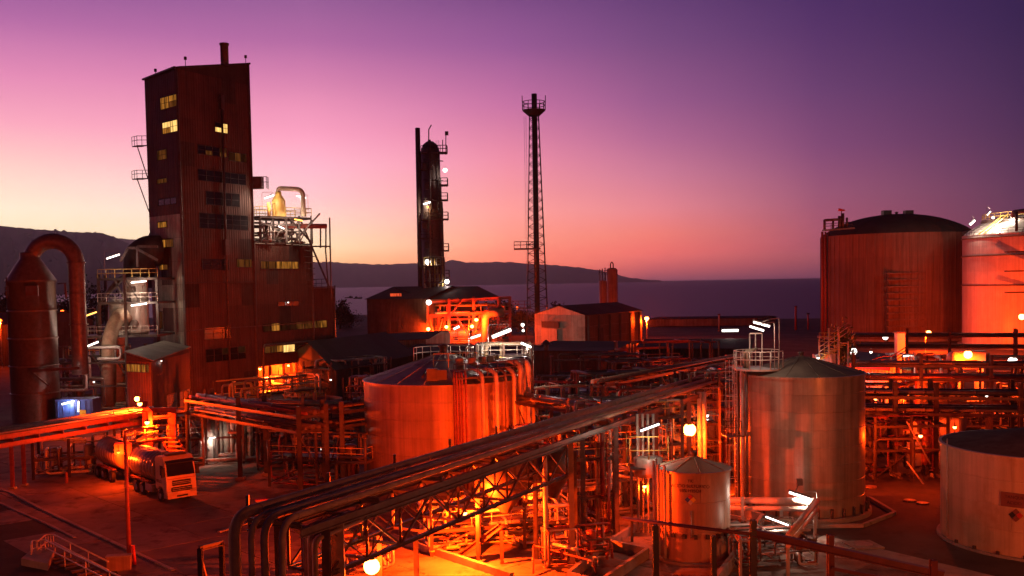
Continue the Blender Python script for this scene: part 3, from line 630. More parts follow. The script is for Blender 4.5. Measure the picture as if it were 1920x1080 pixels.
# short stack on the roof
q = at(421.5, 123, 157); MB().lathe(zz(q, 51), [(.62, 0), (.62, 3.1), (.72, 3.1), (.72, 3.4), (.55, 3.4), (.55, 1)], 14).build('roof_stack', STEEL, twr)
for px, py, D in ((292, 148, 156), (348, 126, 150.3), (461, 122, 161)):
    q = at(px, py, D); mb = MB(); mb.tube([q-V((0, 0, 1.2)), q+V((0, 0, 1.2))], .05, 5); mb.box(q+V((0, 0, 1.3)), (.35, .25, .45)); mb.build('roof_floodlight', STEEL, twr)
# two balconies on the far left edge, with struts
for y0, y1 in ((251, 271), (312, 333)):
    e = D_+Ln*.1; q = at(270, y1, e.y-.5); z = q.z; a = zz(D_, z); w_ = -Ld*0
    out = (zz(at(257, y1, e.y), z)-a); c4 = [a, a+out, a+out+Ld*1.6, a+Ld*1.6]
    MB().prism([tuple(p[:2]) for p in c4], z-.15, z).build('balcony_floor', STEEL, twr); mb = MB(); rail(mb, [c4[0], c4[1], c4[2]], 1.4 if y0 == 251 else 1.2, .9, .045); mb.build('balcony_railing', STEEL, twr)
    MB().beam(a+out+V((0, 0, -.1)), a-V((0, 0, 5.2)), .12, .14).build('balcony_strut', STEEL, twr)
# box balcony on the right-hand edge
q = zz(B+Rd*1.0, face_hit(480, 343, CR, Rd)[1]); MB().box(q+V((.3, 0, 0)), (1.6, 1.6, 1.9)).build('hoist_box', STEEL, twr)
mb = MB(); rail(mb, [q+V((1.1, -.8, -1)), q+V((1.9, -.8, -1)), q+V((1.9, .8, -1))], 1.9, .5, .04); mb.build('hoist_railing', STEEL, twr)
# big pipe hugging the wing
mb = MB(); P_ = lambda px, py, o=.5: (lambda tz: zz(CR+Rd*tz[0]+Rn*o, tz[1]))(face_hit(px, py, CR, Rd)); mb.tube(rnd_path([P_(490, 742), P_(490, 660), P_(490, 648), P_(619, 637), P_(619, 668)], .6), .22, 8); mb.build('wall_pipe', PIPED, twr)
MB().tube([P_(626, 535, .2), P_(626, 745, .2)], .14, 6).build('drain_pipe', PIPED, twr)
# open ground floor of the wing: inner wall, columns, kit inside
inn = B-Rn*5; innE = B3-Rn*5
MB().add([zz(inn, 0), zz(innE, 0), zz(innE, 4.2), zz(inn, 4.2)], [(0, 1, 2, 3)]).build('inner_wall', SHEETP, twr)
for k in range(7): MB().ibeam(zz(B+Rd*(k*3.3), 0)-Rn*.15, zz(B+Rd*(k*3.3), 4.25)-Rn*.15, .35, .35, .05).build('ground_column', RED, twr)
for k in range(8): MB().box(zz(inn+Rd*(1.5+k*2.4)+Rn*.1, 1.6), (.9, .12, 3), math.atan2(Rd.y, Rd.x)).build('wall_panel', SHEETP, twr)
# dark lower duct hugging the left edge of the tower
MB().add([at(283, 430, 158), at(262, 480, 158), at(262, 540, 158), at(290, 540, 156), at(290, 420, 156)]+[v+V((1, 2, 0)) for v in (at(283, 430, 158), at(262, 480, 158), at(262, 540, 158), at(290, 540, 156), at(290, 420, 156))],
    [(0, 1, 2, 3, 4), (9, 8, 7, 6, 5)]+[(i, (i+1) % 5, (i+1) % 5+5, i+5) for i in range(5)]).build('chute', SHEETD, twr)

# rooftop evaporator on the wing
rp = thing('rooftop_process_platform', 'brightly lit pipework platform with a small vessel on the wing roof beside the tower', 'process platform', zz(B, 24.3))
Q = lambda px, py, D=166: at(px, py, D)
zf = Q(535, 405).z; dk = [zz(Q(487, 405, 164), zf), zz(Q(584, 405, 171), zf), zz(Q(584, 405, 171), zf)+Ld*6, zz(Q(487, 405, 164), zf)+Ld*6]
MB().prism([tuple(p[:2]) for p in dk], zf-.35, zf).build('deck', STEEL, rp)
mb = MB(); rail(mb, dk, 1.5, 1.6, .05, True); mb.build('railing', YELLOW, rp)
for k in range(5):
    for s_ in (0, 1):
        a = dk[0].lerp(dk[1], k/4)+Ld*5.8*s_; MB().ibeam(zz(a, 24.2), zz(a, zf-.35), .28, .28, .05).build('column', STEEL, rp)
for z in (27.2,): 
    a = zz(dk[0], z); b_ = zz(dk[1], z); MB().ibeam(a, b_, .2, .28).build('side_beam', STEEL, rp); MB().ibeam(a+Ld*5.8, b_+Ld*5.8, .2, .28).build('side_beam', STEEL, rp)
for k in range(4):
    a = zz(dk[0].lerp(dk[1], k/4), 24.4); b_ = zz(dk[0].lerp(dk[1], (k+1)/4), zf-.4); MB().beam(a, b_, .12, .14).build('brace', STEEL, rp)
vc = zz(Q(523, 402, 167), zf); MB().lathe(vc, [(.01, 0), (1.1, 0), (1.1, 2.6), (.8, 3.1), (.5, 3.5), (.5, 4.0), (.01, 4.1)], 18).build('vessel', YELLOW, rp)
MB().tube(rnd_path([vc+V((0, 0, 3.6)), zz(Q(522, 353, 167), Q(522, 353, 167).z), Q(568, 355, 168), zz(Q(569, 405, 168), zf)], 1.2, 6), .38, 10).build('gooseneck_pipe', PIPE, rp)
for s_ in (1, 2): MB().tube([zz(vc-Rd*1.3*s_*.9, zf), zz(vc-Rd*1.3*s_*.9, zf+2.2)], .3, 8).build('standpipe', YELLOW, rp)
MB().tube([Q(520, 424, 168), Q(612, 424, 172)], .42, 10).build('outlet_pipe', RED, rp)
for a, b_ in (((545, 462, 170), (600, 400, 170)), ((560, 405, 170), (618, 540, 178)), ((583, 405, 170), (583, 540, 176)), ((601, 428, 174), (601, 465, 174)), ((611, 428, 174), (611, 465, 174)), ((545, 412, 168), (584, 455, 172)), ((610, 462, 175), (616, 545, 178)), ((618, 408, 176), (621, 560, 178))):
    MB().beam(Q(*a), Q(*b_), .22, .24).build('column', STEEL, rp)
MB().beam(Q(565, 462, 172), Q(618, 462, 176), .5, .25).build('landing', STEEL, rp)
mb = MB(); rail(mb, [Q(572, 542, 176), Q(614, 540, 178)], 1.6, 1, .05); mb.build('railing', STEEL, rp)
for k in range(7): MB().box(Q(580+k*.5, 470+k*11, 173), (1.6, .5, .12)).build('stair_flight', STEEL, rp)
process('roof_pipework', 'dense pipes and small vessels under the deck on the wing roof', zz((dk[0]+dk[2])/2+V((0, 0, 0)), 24.2), (9, 4.5, 3.4), math.atan2(Rd.y, Rd.x), 5, 26, (1.8,), False, [('v', -2, 0, 0, .7, 2.6, PIPED), ('h', 0, .5, 1.4, .6, 3, PIPE)], False, (.06, .2), [PIPE, PIPED, PIPED, GALV], 8)
tube_lamp('white tube lamp at the left of the rooftop deck railing', Q(496, 372, 163), Q(513, 366, 163), 800, post=Q(492, 400, 163), r=.14, col=COOLX)
tube_lamp('white tube lamp at the right end of the rooftop deck', Q(556, 367, 168), Q(573, 371, 168), 800, post=Q(578, 400, 168), r=.14, col=COOLX)
tube_lamp('amber tube lamp just under the rooftop deck', Q(552, 411, 166), Q(567, 414, 166), 450, E_WRM, COOLX, r=.14)
tube_lamp('cool white lamp amid the pipes below the rooftop deck', Q(522, 424, 165), Q(533, 429, 165), 450, r=.12, col=COOLX)

# lean-to at the foot of the tower
F0 = G(241, 796); F1 = G(287, 800); F2 = G(358, 768)
lt = thing('lean_to_shed', 'low lean-to shed with a weathered roof against the foot of the tower', 'shed', F1)
top = lambda p, py, px: zz(p, zat(px, py, p.y))
w0, w1, w2 = zz(F0, zat(241, 662, F0.y)), zz(F1, zat(287, 676, F1.y)), zz(F2, zat(357, 650, F2.y))
back = F0+(F2-F1); w3 = zz(back, w2.z+.6)
MB().prism([tuple(p[:2]) for p in (F0, F1, F2, back)], 0, [w0.z-.1, w1.z-.1, w2.z-.1, w3.z-.1]).build('wall', SHEETD, lt)
h_ = min(w0.z, w1.z, w2.z)-.15
clad(lt, F1, F2, .1, h_, SHEET, 2.6, 4, pick=lambda i, j: SHEET); clad(lt, F0, F1, .1, h_, SHEET, 2.4, 4)
nn_ = 5
for i in range(nn_):
    a = w0.lerp(w3, i/nn_); b_ = w0.lerp(w3, (i+.98)/nn_); c_ = w1.lerp(w2, (i+.98)/nn_); e_ = w1.lerp(w2, i/nn_); o_ = (w1-w0).normalized()*.5; q = V((0, 0, .12))
    MB().add([a-o_, b_-o_, c_+o_, e_+o_, a-o_+q, b_-o_+q, c_+o_+q, e_+o_+q], [(0, 1, 2, 3), (7, 6, 5, 4), (0, 4, 5, 1), (1, 5, 6, 2), (2, 6, 7, 3), (3, 7, 4, 0)]).build('roof_sheet', ROOFP, lt)
u_ = (F1-F0).normalized(); window(lt, zz(F0+u_*.2, w1.z-1.5), u_, (F1-F0).length-.4, 1.0, [E_PANE, E_PANE, E_PANEL], 6)
u_ = (F2-F1).normalized(); L_ = (F2-F1).length; window(lt, zz(F1+u_*L_*.33, .9), u_, L_*.27, 2.3, [SHEETP], 2, 2); window(lt, zz(F1+u_*L_*.66, .9), u_, L_*.3, 2.2, [SHEETP], 3, 2)
wall_lamp('small lamp under the eave of the lean-to shed', zz(F1+u_*4+V((.3, -.6, 0)), w1.z-.3), 40, E_WHT, COOL, .09)

# =================================================================== THE PLATFORM TOWER AND CYCLONE LEFT OF THE BUILDING
pt = thing('scrubber_platform', 'steel platform tower with pale vessel and a domed hood against the left face', 'process platform', at(240, 770, 146))
pt.location.z = 0; WM[pt.name] = Matrix.Translation(pt.location)
cols = [at(187, 600, 146), at(236, 600, 143), at(296, 600, 147), at(200, 600, 153), at(296, 600, 153)]
for c in cols[:4]: MB().ibeam(zz(c, 0), zz(c, 19.3), .34, .34, .05).build('column', STEEL, pt)
for py, x0 in ((521, 186), (566, 186), (628, 152), (664, 132)):
    z = zat(240, py, 145); a = zz(at(x0, py, 145), z); b_ = zz(at(298 if py < 650 else 190, py, 145), z)
    MB().prism([(a.x, a.y-.6), (b_.x, b_.y-.6), (b_.x, b_.y+7), (a.x, a.y+7)], z-.32, z).build('platform', STEEL, pt)
    mb = MB(); rail(mb, [a+V((0, 6, 0)), a+V((0, -.5, 0)), b_+V((0, -.5, 0))], 1.25, 1.3, .04); mb.build('railing', YELLOW if py in (521, 664) else RAIL, pt)
for a, b_ in (((190, 566), (230, 525)), ((236, 566), (215, 525)), ((190, 628), (234, 700)), ((160, 640), (205, 720)), ((236, 525), (262, 566))):
    MB().beam(at(*a, 144.6), at(*b_, 144.6), .2, .22).build('brace', STEEL, pt)
vc = at(256, 600, 148); MB().lathe(zz(vc, 10.3), head_prof(1.75, 8.6, .3), 24).build('vessel', TPALE, pt)
mb = MB(); mb.box(zz(vc+V((-.1, -1.8, 0)), 15.6+1.4), (1.6, .2, 1.0)); mb.lathe(zz(vc+V((0, -1.7, 0)), 15.9), [(.3, 0), (.3, .3), (.01, .3)], 10, axis=(0, -1, 0)); mb.build('nameplate', STEEL, pt)
MB().lathe(zz(vc+V((.3, -1.6, 0)), 12.1), [(.6, 0), (.6, .5), (.35, .5), (.01, .6)], 14, axis=(0, -1, 0)).build('manhole', PIPED, pt)
MB().tube(rnd_path([zz(at(262, 560, 151), 18.5), at(262, 497, 151), at(262, 482, 151), at(276, 470, 152), at(300, 470, 153)], 3, 6), 2.3, 18).build('domed_hood', SHEETD, pt)
MB().tube(rnd_path([zz(vc+V((-1, -1.5, 0)), 12.6), at(226, 586, 144), at(212, 612, 144), at(204, 640, 144), at(204, 778, 144)], 1.6, 5), 1.0, 14).build('duct', PIPE, pt)
MB().tube([at(219, 560, 147), at(219, 778, 147)], 1.15, 16).build('riser', PIPE2, pt)
MB().tube([at(226, 640, 150), at(226, 790, 150)], .7, 12).build('riser', PIPE, pt)
MB().tube(rnd_path([at(184, 640, 150), at(184, 575, 150), at(215, 530, 150), at(244, 510, 150)], 1), .35, 8).build('pipe', PIPED, pt)
for a, b_ in (((241, 465), (254, 465)), ((241, 465), (226, 490)), ((258, 462), (296, 462)), ((254, 465), (296, 488)), ((258, 462), (258, 500))): MB().beam(at(*a, 145), at(*b_, 145), .3, .35).build('gantry_beam', STEEL, pt)
tube_lamp('white tube lamp on a pole above the yellow platform railing', at(200, 485, 142), at(224, 477, 142), 1200, post=at(197, 516, 142), r=.13)
tube_lamp('white tube lamp under the top platform lighting the pale vessel', at(246, 530, 143), at(274, 527, 143), 420, r=.13, col=COOLX)
tube_lamp('white tube lamp under the middle platform lighting the pale vessel', at(246, 573, 143), at(275, 569, 143), 520, r=.14, col=COOLX)
tube_lamp('amber tube lamp above the left walkway by the gooseneck duct', at(159, 593, 139), at(181, 585, 139), 500, E_WRM, WRM, r=.12, post=at(157, 622, 139))
tube_lamp('bright white tube lamp below the left walkway', at(160, 651, 139), at(184, 641, 139), 400, r=.14, col=COOLX, post=at(156, 664, 139))
process('ground_pipework', 'tangle of dark pipes and pumps under the scrubber platform', (at(170, 760, 144).x, 146), (12, 8, 9), 0, 21, 30, (3.5, 6.8), True, [('v', -3, 1, 0, .9, 3.4, PIPED), ('v', 2, 2, 0, 1.1, 5, PIPED)], False, (.08, .26), [PIPED, PIPED, PIPE, GALV], 10)
tube_lamp('upright white tube lamp beside the blue container', at(147, 772, 128), at(147.5, 752, 128), 900, r=.12)
tube_lamp('slanting white tube lamp over the blue container', at(116, 758, 129), at(139, 752, 129), 1400, r=.13)
bc = thing('chemical_container', 'blue container under white tube lamps behind the red lit walkway', 'container', G(148, 800)); c = at(148, 775, 131)
MB().box(zz(c, 1.5), (4.8, 2.6, 2.9)).build('body', BLUE, bc); MB().box(zz(c+V((1.1, -1.4, 0)), 1.2), (.8, .1, 1.0)).build('placard', YELP, bc); MB().box(zz(c, 3.02), (4.9, 2.7, .12)).build('lid', BLUE, bc)
for k in range(7): MB().box(zz(c+V((-2.1+k*.7, -1.34, 0)), 1.5), (.1, .08, 2.6)).build('rib', BLUE, bc)

cy = thing('cyclone_tower', 'tall dark cylindrical tower with cone top and gooseneck duct at the far left', 'process tower', G(61, 797)); Dy = 130; cc = at(61, 600, Dy+2.9); Rr = 2.95
MB().lathe(zz(cc, 0), [(Rr, 0), (Rr, 18.2), (Rr+.15, 18.2), (Rr+.15, 18.5), (1.25, 21.3), (1.25, 22)], 32).build('shell', PIPED, cy)
for z in (3.6, 7.2, 10.8, 14.4): MB().lathe(zz(cc, z), [(Rr, 0), (Rr+.1, .02), (Rr+.1, .2), (Rr, .22)], 32).build('ring', PIPED, cy)
cL = at(57, 495, Dy+2.9); cRt = at(143, 495, Dy+2.9); rad = (cRt.x-cL.x)/2; mid = (cL+cRt)/2
pts = [zz(cL, 20.8)]+[mid+V((-rad*math.cos(a), 0, rad*math.sin(a))) for a in [PI*j/14 for j in range(15)]]+[zz(cRt, 9.6), zz(cRt, 6)]
MB().tube(pts, 1.02, 18).build('gooseneck_duct', PIPED, cy)
for z in (20.6, 16.5, 12.5): MB().lathe(zz(cRt, z), [(1.05, 0), (1.2, 0), (1.2, .15), (1.05, .15)], 18).build('duct_flange', PIPED, cy)
MB().lathe(zz(cL, 22.3-.4), [(1.05, 0), (1.25, 0), (1.25, .2), (1.05, .2)], 18).build('duct_flange', PIPED, cy)
MB().beam(at(60, 695, Dy-.4), at(150, 690, Dy-.4), .3, .35).build('support_bracket', STEEL, cy); MB().beam(at(62, 700, Dy-.5), at(92, 724, Dy-.5), .2, .2).build('support_bracket', STEEL, cy)
mb = MB(); rail(mb, [at(10, 555, Dy), at(16, 555, Dy-1)], 1.2, 1, .05); mb.tube([at(12, 520, Dy), at(12, 560, Dy)], .1, 5); mb.build('side_bracket', STEEL, cy)
MB().box(at(60, 545, Dy-.1), (1.6, .3, 1.3)).build('hatch', STEEL, cy)
MB().tube([at(108, 532, Dy), at(122, 531, Dy), at(124, 560, Dy)], .12, 6).build('vent_pipe', STEEL, cy)
# small buildings behind at the far left
hall('storage_shed', 'dark shed behind the cyclone tower at the left edge', G(-60, 690), G(60, 684), (2, 30, 0), 9.5, 12, SHEETD, ROOF)
post_lamp('sodium lamp on a thin post between the cyclone and the gooseneck leg', G(120, 660), zat(120, 583, G(120, 660).y), 1500, bulb=.5, em=E_SODS)
post_lamp('sodium lamp on a post at the left edge of the yard', G(4, 690), zat(4, 600, G(4, 690).y), 3000, bulb=.4, em=E_SODS)
# =================================================================== TANKS
t1c = at(834, 760, 88); tank1 = tank('storage_tank', 'wide orange lit storage tank with a shallow cone roof in the middle', t1c, 6.95, 8.9, 11.1, 6, 10, TOCHRE, ROOFT, seg=120, roofseams=0)
z = 8.95; R1 = 6.95; P1 = lambda a, r=R1, z_=z: V((t1c.x+r*math.cos(math.radians(a)), t1c.y+r*math.sin(math.radians(a)), z_))
for a in range(0, 360, 20): MB().tube([P1(a, R1-.1, 8.98), P1(a, R1*.5, 10.05), P1(a, .3, 11.1)], .025, 4).build('roof_rib', ROOFT, tank1)
mb = MB(); rail(mb, [P1(a, 3.6, 10.0) for a in (-100, -80, -60, -40)]+[P1(a, 6.7, 9.0) for a in (-20, 0, 20, 40, 60)], 1.2, 1.2, .035); mb.build('roof_railing', YELLOW, tank1)
mb = MB(); rail(mb, [P1(a, 2.6, 10.4) for a in range(-40, 200, 20)], 1.1, 1.2, .035); mb.build('roof_railing', RAIL, tank1)
MB().prism([tuple(P1(a, r)[:2]) for a, r in ((-78, 7.5), (-78, 4), (-20, 4), (-20, 7.5), (-48, 7.6))], 9.35, 9.5).build('roof_platform', STEEL, tank1)
mb = MB(); rail(mb, [P1(a, 7.4, 9.5) for a in (-80, -65, -50, -35, -20)], 1.1, 1, .035); mb.build('platform_railing', STEEL, tank1)
for k, a in enumerate((-80, -78.3, -76.6, -74.9, -72.5)): MB().tube(rnd_path([P1(a, R1+.35, .4), P1(a, R1+.35, 9.9), P1(a, R1-1.6, 9.9)], .4), .09, 7).build('riser_pipe', RED, tank1)
for a, r in ((-62, .16), (-52, .2), (-44, .12), (-36, .2), (-28, .26), (-23, .2), (-15, .28), (-9, .14), (-3, .3), (2, .2)): MB().tube(rnd_path([P1(a, R1+.55, .4), P1(a, R1+.55, 9.8 if r < .24 else 10.4), P1(a, R1-2.2, 10.2)], .7), r, 9).build('riser_pipe', random.choice((PIPE, PIPE2, PIPED)), tank1)
for k in range(5): a = -70+k*14; MB().lathe(P1(a, R1-2.3, 9.8), head_prof(.35, 1.1), 12).build('roof_nozzle', PIPE, tank1)
MB().beam(P1(-66, R1+.3, 2.6), P1(-40, R1+1.5, 2.2), .1, .12).build('pipe_bracket', STEEL, tank1)
MB().box(P1(-95, R1-.9, 9.7), (.9, .8, 1.0)).build('roof_box', STEEL, tank1); MB().box(P1(-88, R1-.7, 9.7), (.9, .8, .8)).build('roof_box', STEEL, tank1)
MB().tube([P1(-104, 5.8, 9.45), P1(-107, 3.9, 10.0)], .09, 5).build('roof_cable', STEEL, tank1); MB().tube([P1(-99, 5.8, 9.45), P1(-99.5, 4.1, 10.0)], .05, 5).build('roof_cable', STEEL, tank1)
tube_lamp('long bright tube lamp on a pole behind the middle tank roof', at(923, 632, 93), at(958, 618, 93), 1500, r=.19, post=at(916, 690, 93), n=2, col=COOLX)
tube_lamp('shorter white tube lamp on a thin pole over the middle tank roof', at(883, 634, 90), at(901, 628, 90), 999, r=.11, post=at(880, 690, 90))
tube_lamp('white tube lamp on the right rim of the middle tank', at(977, 643, 89), at(996, 651, 89), 1800, r=.12, post=at(990, 690, 89))
process('tank_top_manifold', 'white lit pipes standing behind the roof of the middle tank', (at(945, 660, 97).x, 97), (5, 3, 11.2), 0, 8, 26, (5, 8.2, 10), True, [], True, (.06, .2), [PIPE, PIPE2, GALV], 8)

t2c = at(1503, 800, 74); tank2 = tank('storage_tank', 'tall weathered steel tank with dark cone roof and lit round platform', t2c, 4.42, 10.1, 11.35, 8, 8, TGREY, ROOFK, seg=96, pad=.3, padR=.45, roofseams=12)
P2 = lambda a, r=4.42, z_=10.1: V((t2c.x+r*math.cos(math.radians(a)), t2c.y+r*math.sin(math.radians(a)), z_))
pc = P2(196, 3.5, 10.5); pcr = 1.75; pq = lambda a, r=pcr, z_=10.55: V((pc.x+r*math.cos(math.radians(a)), pc.y+r*math.sin(math.radians(a)), z_))
MB().prism([tuple(pq(a)[:2]) for a in range(0, 360, 24)], 10.42, 10.55).build('top_platform', RAIL, tank2)
mb = MB(); rail(mb, [pq(a) for a in range(20, 350, 24)], 1.25, .8, .032); mb.build('top_railing', RAIL, tank2)
mb = MB(); 
for a in (60, 90, 120): mb.tube([pq(a, .9), pq(a, .9, 13.0)], .05, 5)
mb.beam(pq(60, .9, 13), pq(120, .9, 13), .08, .08); mb.build('hoist_frame', RAIL, tank2)
for k in range(2): MB().tube(rnd_path([pq(180+k*25, 1.0), pq(180+k*25, 1.0, 11.8), pq(100, .3, 11.9)], .3), .1, 7).build('vent_pipe', PIPE, tank2)
a0 = 186; e = math.radians(a0); ladder(m_ := MB(), P2(a0, 4.95, .3), 10.8, .5, (-math.sin(e), math.cos(e))); m_.build('ladder', RAIL, tank2)
q = P2(a0, 5.2, 5.6); MB().box(q, (1.3, 1.3, .08), e).build('rest_platform', STEEL, tank2); mb = MB(); rail(mb, [q+V((.6, .6, .04)), q+V((-.6, .6, .04)), q+V((-.6, -.6, .04)), q+V((.5, -.6, .04))], 1.1, .6, .025); mb.build('rest_railing', STEEL, tank2)
for k, a in enumerate((176, 181, 192, 200)): MB().tube([P2(a, 4.42+.25, .5), P2(a, 4.42+.25, 10.4)], (.22, .1, .14, .1)[k], 9).build('riser_pipe', (PIPE, PIPED, PIPE2, PIPED)[k], tank2)
for k in range(12):
    a = -20-k*12; q = P2(a, 4.62, .3); mb = MB(); mb.tube([q, q+V((0, 0, .55))], .09, 6); mb.box(q+V((0, 0, .6)), (.16, .16, .1)); mb.build('anchor_bolt', STEEL, tank2)
struct_oct = MB()
for k in range(8):
    a = [V((t2c.x+6.4*math.cos(PI/8+PI/4*(k+j)), t2c.y+6.4*math.sin(PI/8+PI/4*(k+j)), .12)) for j in (0, 1)]; struct_oct.beam(a[0], a[1], .25, .24)
struct(struct_oct.build('kerb', CONC))
tube_lamp('upper of two tube lamps on poles above the tall tank platform', at(1413, 604, 71), at(1443, 612, 71), 150, r=.09, col=COOLX, post=pq(10, 1.6))
tube_lamp('lower of two tube lamps on poles above the tall tank platform', at(1406, 612, 69.5), at(1432, 620, 69.5), 150, r=.085, col=COOLX, post=pq(-60, 1.6))

t3c = at(1302, 1000, 61.6); tank3 = tank('storage_tank', 'small tank with pale cone roof, hazard diamond and dim lettering', t3c, 2.17, 5.57, 6.25, 3, 4, TROSE, ROOFO, seg=64, pad=.2, padR=.35, roofseams=8)
nv = V((-.28, -1, 0)).normalized(); sv = V((-nv.y, nv.x, 0))
for k, (s_, off) in enumerate((('TANQUE', -.30), ('ACIDO SULFURICO', 0.), ('98% H2SO4', .28))):
    a = math.atan2(nv.y, nv.x)
    text(tank3, s_ if k else 'TK', t3c+nv*(2.17+.03)+V((0, 0, 3.35-off)), nv, .26, INK)
hazard('hazard diamond on the small tank below its lettering', t3c+nv*2.2+V((.0, 0, 2.55)), nv, .34, (REDP, BLUE, YELP, WHITE))
for a in (150, 165, 200, 215): q = t3c+V((2.45*math.cos(math.radians(a)), 2.45*math.sin(math.radians(a)), 0)); MB().tube([zz(q, .3), zz(q, 5.9)], .09, 7).build('riser_pipe', PIPE2, tank3)
mb = MB(); rail(mb, [t3c+V((2.1*math.cos(math.radians(a)), 2.1*math.sin(math.radians(a)), 5.6)) for a in (120, 150, 180, 210)], 1, .6, .03); mb.build('roof_railing', RAIL, tank3)
for k in range(10): a = math.radians(-170+k*18); q = t3c+V((2.26*math.cos(a), 2.26*math.sin(a), .2)); MB().box(q+V((0, 0, .12)), (.2, .2, .24), a).build('anchor_lug', STEEL, tank3)
MB().tube([t3c+V((-.6, -2.25, .3)), t3c+V((-.6, -2.25, 1.9))], .05, 6).build('level_gauge', GALV, tank3)

t4c = V((34.0, 64.2, 0)); tank4 = tank('storage_tank', 'broad cream storage tank with dark roof cut by the right edge', t4c, 6.3, 6.15, 7.3, 4, 12, TCREAM, ROOFD, seg=128, pad=.15, padR=.2, roofseams=0)
def on_t4(px, py, out=.03):
    d = ray(px, py); a = d.x**2+d.y**2; b_ = -2*(d.x*t4c.x+d.y*t4c.y); c_ = t4c.x**2+t4c.y**2-(6.3+out)**2; k = (-b_-math.sqrt(b_*b_-4*a*c_))/(2*a); p = V((d.x*k, d.y*k, EYE+d.z*k)); return p, V((p.x-t4c.x, p.y-t4c.y, 0)).normalized()
p, n_ = on_t4(1902, 938, .06); sg = thing('tank_sign', 'brown sign board on the cream tank at the right edge', 'sign', p); x_ = V((-n_.y, n_.x, 0)); MB().box(p, (1.5, .06, .85), math.atan2(x_.y, x_.x)).build('board', BROWN, sg)
for k, s_ in enumerate(('TANQUE', 'ACIDO')): text(sg, s_, p+n_*.04+V((0, 0, .17-.34*k)), n_, .26, INK)
p, n_ = on_t4(1905, 966, .04); hazard('hazard diamond under the brown sign on the cream tank', p, n_, .42, (BROWN, BLACK, REDP, BROWN))
for k in range(10): a = math.radians(-170+k*14); q = t4c+V((6.36*math.cos(a), 6.36*math.sin(a), .15)); MB().box(q+V((0, 0, .1)), (.16, .16, .2), a).build('anchor_lug', STEEL, tank4)
p, n_ = on_t4(1776, 840, .1); MB().tube([zz(p, .3), zz(p, 6.6)], .04, 6).build('level_pipe', GALV, tank4)

# the two far ammonia tanks
A5 = at(1681, 600, 281); tank5 = tank('ammonia_tank', 'huge dull domed tank standing far back before the sea', A5, 20.1, zat(1681, 436, 262), zat(1681, 402, 281), 9, 1, LNGW, LNGR, seg=128, pad=.5, padR=1, roofseams=28, dome=True, face=None, cat='gas tank')
c = A5; a = math.radians(186); q = V((c.x+20.7*math.cos(a), c.y+20.7*math.sin(a), 0))
for k in range(3): MB().tube([zz(q+V((k*.7-.6, -k*.5, 0)), 0), zz(q+V((k*.7-.6, -k*.5, 0)), 29.5)], .35-.08*k, 8).build('riser_pipe', RED, tank5)
Q5 = lambda px, py, D=268: at(px, py, D)
for a, b_, r in (((1546, 432), (1546, 412), .35), ((1546, 413), (1580, 411), .35), ((1580, 430), (1580, 400), .45), ((1562, 432), (1562, 412), .3), ((1574, 432), (1574, 405), .4), ((1588, 428), (1588, 408), .3)): MB().tube([Q5(*a), Q5(*b_)], r, 8).build('top_pipe', STEEL, tank5)
MB().beam(Q5(1544, 432), Q5(1600, 428), 2.5, .4).build('top_platform', STEEL, tank5); mb = MB(); rail(mb, [Q5(1545, 430), Q5(1598, 426)], 1.4, 2, .08); mb.build('top_railing', STEEL, tank5)
MB().tube([Q5(1578, 402), Q5(1578, 393)], .12, 5).build('windsock_pole', STEEL, tank5); MB().tube([Q5(1572, 393), Q5(1584, 394.5)], .4, 8, r2=.2).build('windsock', REDP, tank5)
for px in (1662, 1703): MB().box(at(px, 401.5, 279), (2.2, 2, 2.0)).build('roof_vent', STEEL, tank5)
for k in range(9): q = at(1700, 512+k*12.5, 281-19.9); MB().beam(q+V((-5.2, .3, 0)), q+V((4.8, -.1, 0)), 1.1, .3).build('band_bar', LNGW, tank5)  # horizontal bars repeating the dark bands across the shell front
for px in (1664, 1735): MB().beam(at(px, 508, 261.2), zz(at(px, 640, 261.2), 0), .4, .4).build('band_upright', SHEETD, tank5)
mb = MB()
for a in range(0, 360, 6): mb.beam(V((c.x+20.15*math.cos(math.radians(a)), c.y+20.15*math.sin(math.radians(a)), .6)), V((c.x+20.15*math.cos(math.radians(a)), c.y+20.15*math.sin(math.radians(a)), zat(1681, 438, 262))), .14, .12)
mb.build('buttress_ribs', LNGW, tank5)
A6 = at(1967, 600, 240); tank6 = tank('ammonia_tank', 'huge pale tank with floodlit dome partly hidden at the right edge', A6, 18.9, zat(1900, 434, 222), zat(1960, 392, 240), 9, 1, TWHITE, TWHITE, seg=128, pad=.5, padR=1, roofseams=24, dome=True, face=None, cat='gas tank')
P6 = lambda a, r, z_: V((A6.x+r*math.cos(math.radians(a)), A6.y+r*math.sin(math.radians(a)), z_))
zr6 = zat(1900, 434, 222); mb = MB(); rail(mb, [P6(a, 14.5, zr6+3.4) for a in range(150, 360, 8)], 1.6, 1.8, .08); mb.build('roof_railing', YELLOW, tank6)
mb = MB(); rail(mb, [P6(a, 18.9, zr6) for a in range(120, 360, 6)], 1.1, 2, .05); mb.build('rim_railing', STEEL, tank6)
MB().tube([P6(a, 14.6, zr6+3.3) for a in range(150, 330, 8)], .3, 6).build('ring_pipe', PIPED, tank6)
mb = MB(); mb.beam(P6(192, 19, zr6), P6(198, 13.5, zr6+4.6), .3, .3); mb.beam(P6(197, 19, zr6), P6(203, 13.5, zr6+4.6), .3, .3); mb.build('roof_stair', YELLOW, tank6)
MB().tube(rnd_path([at(1899, 408, 225), at(1899, 398, 225), at(1925, 395, 225)], 1), .5, 8).build('top_pipe', PIPE2, tank6); MB().tube([at(1906, 434, 221), at(1906, 397, 221)], .3, 6).build('top_pipe', PIPED, tank6)
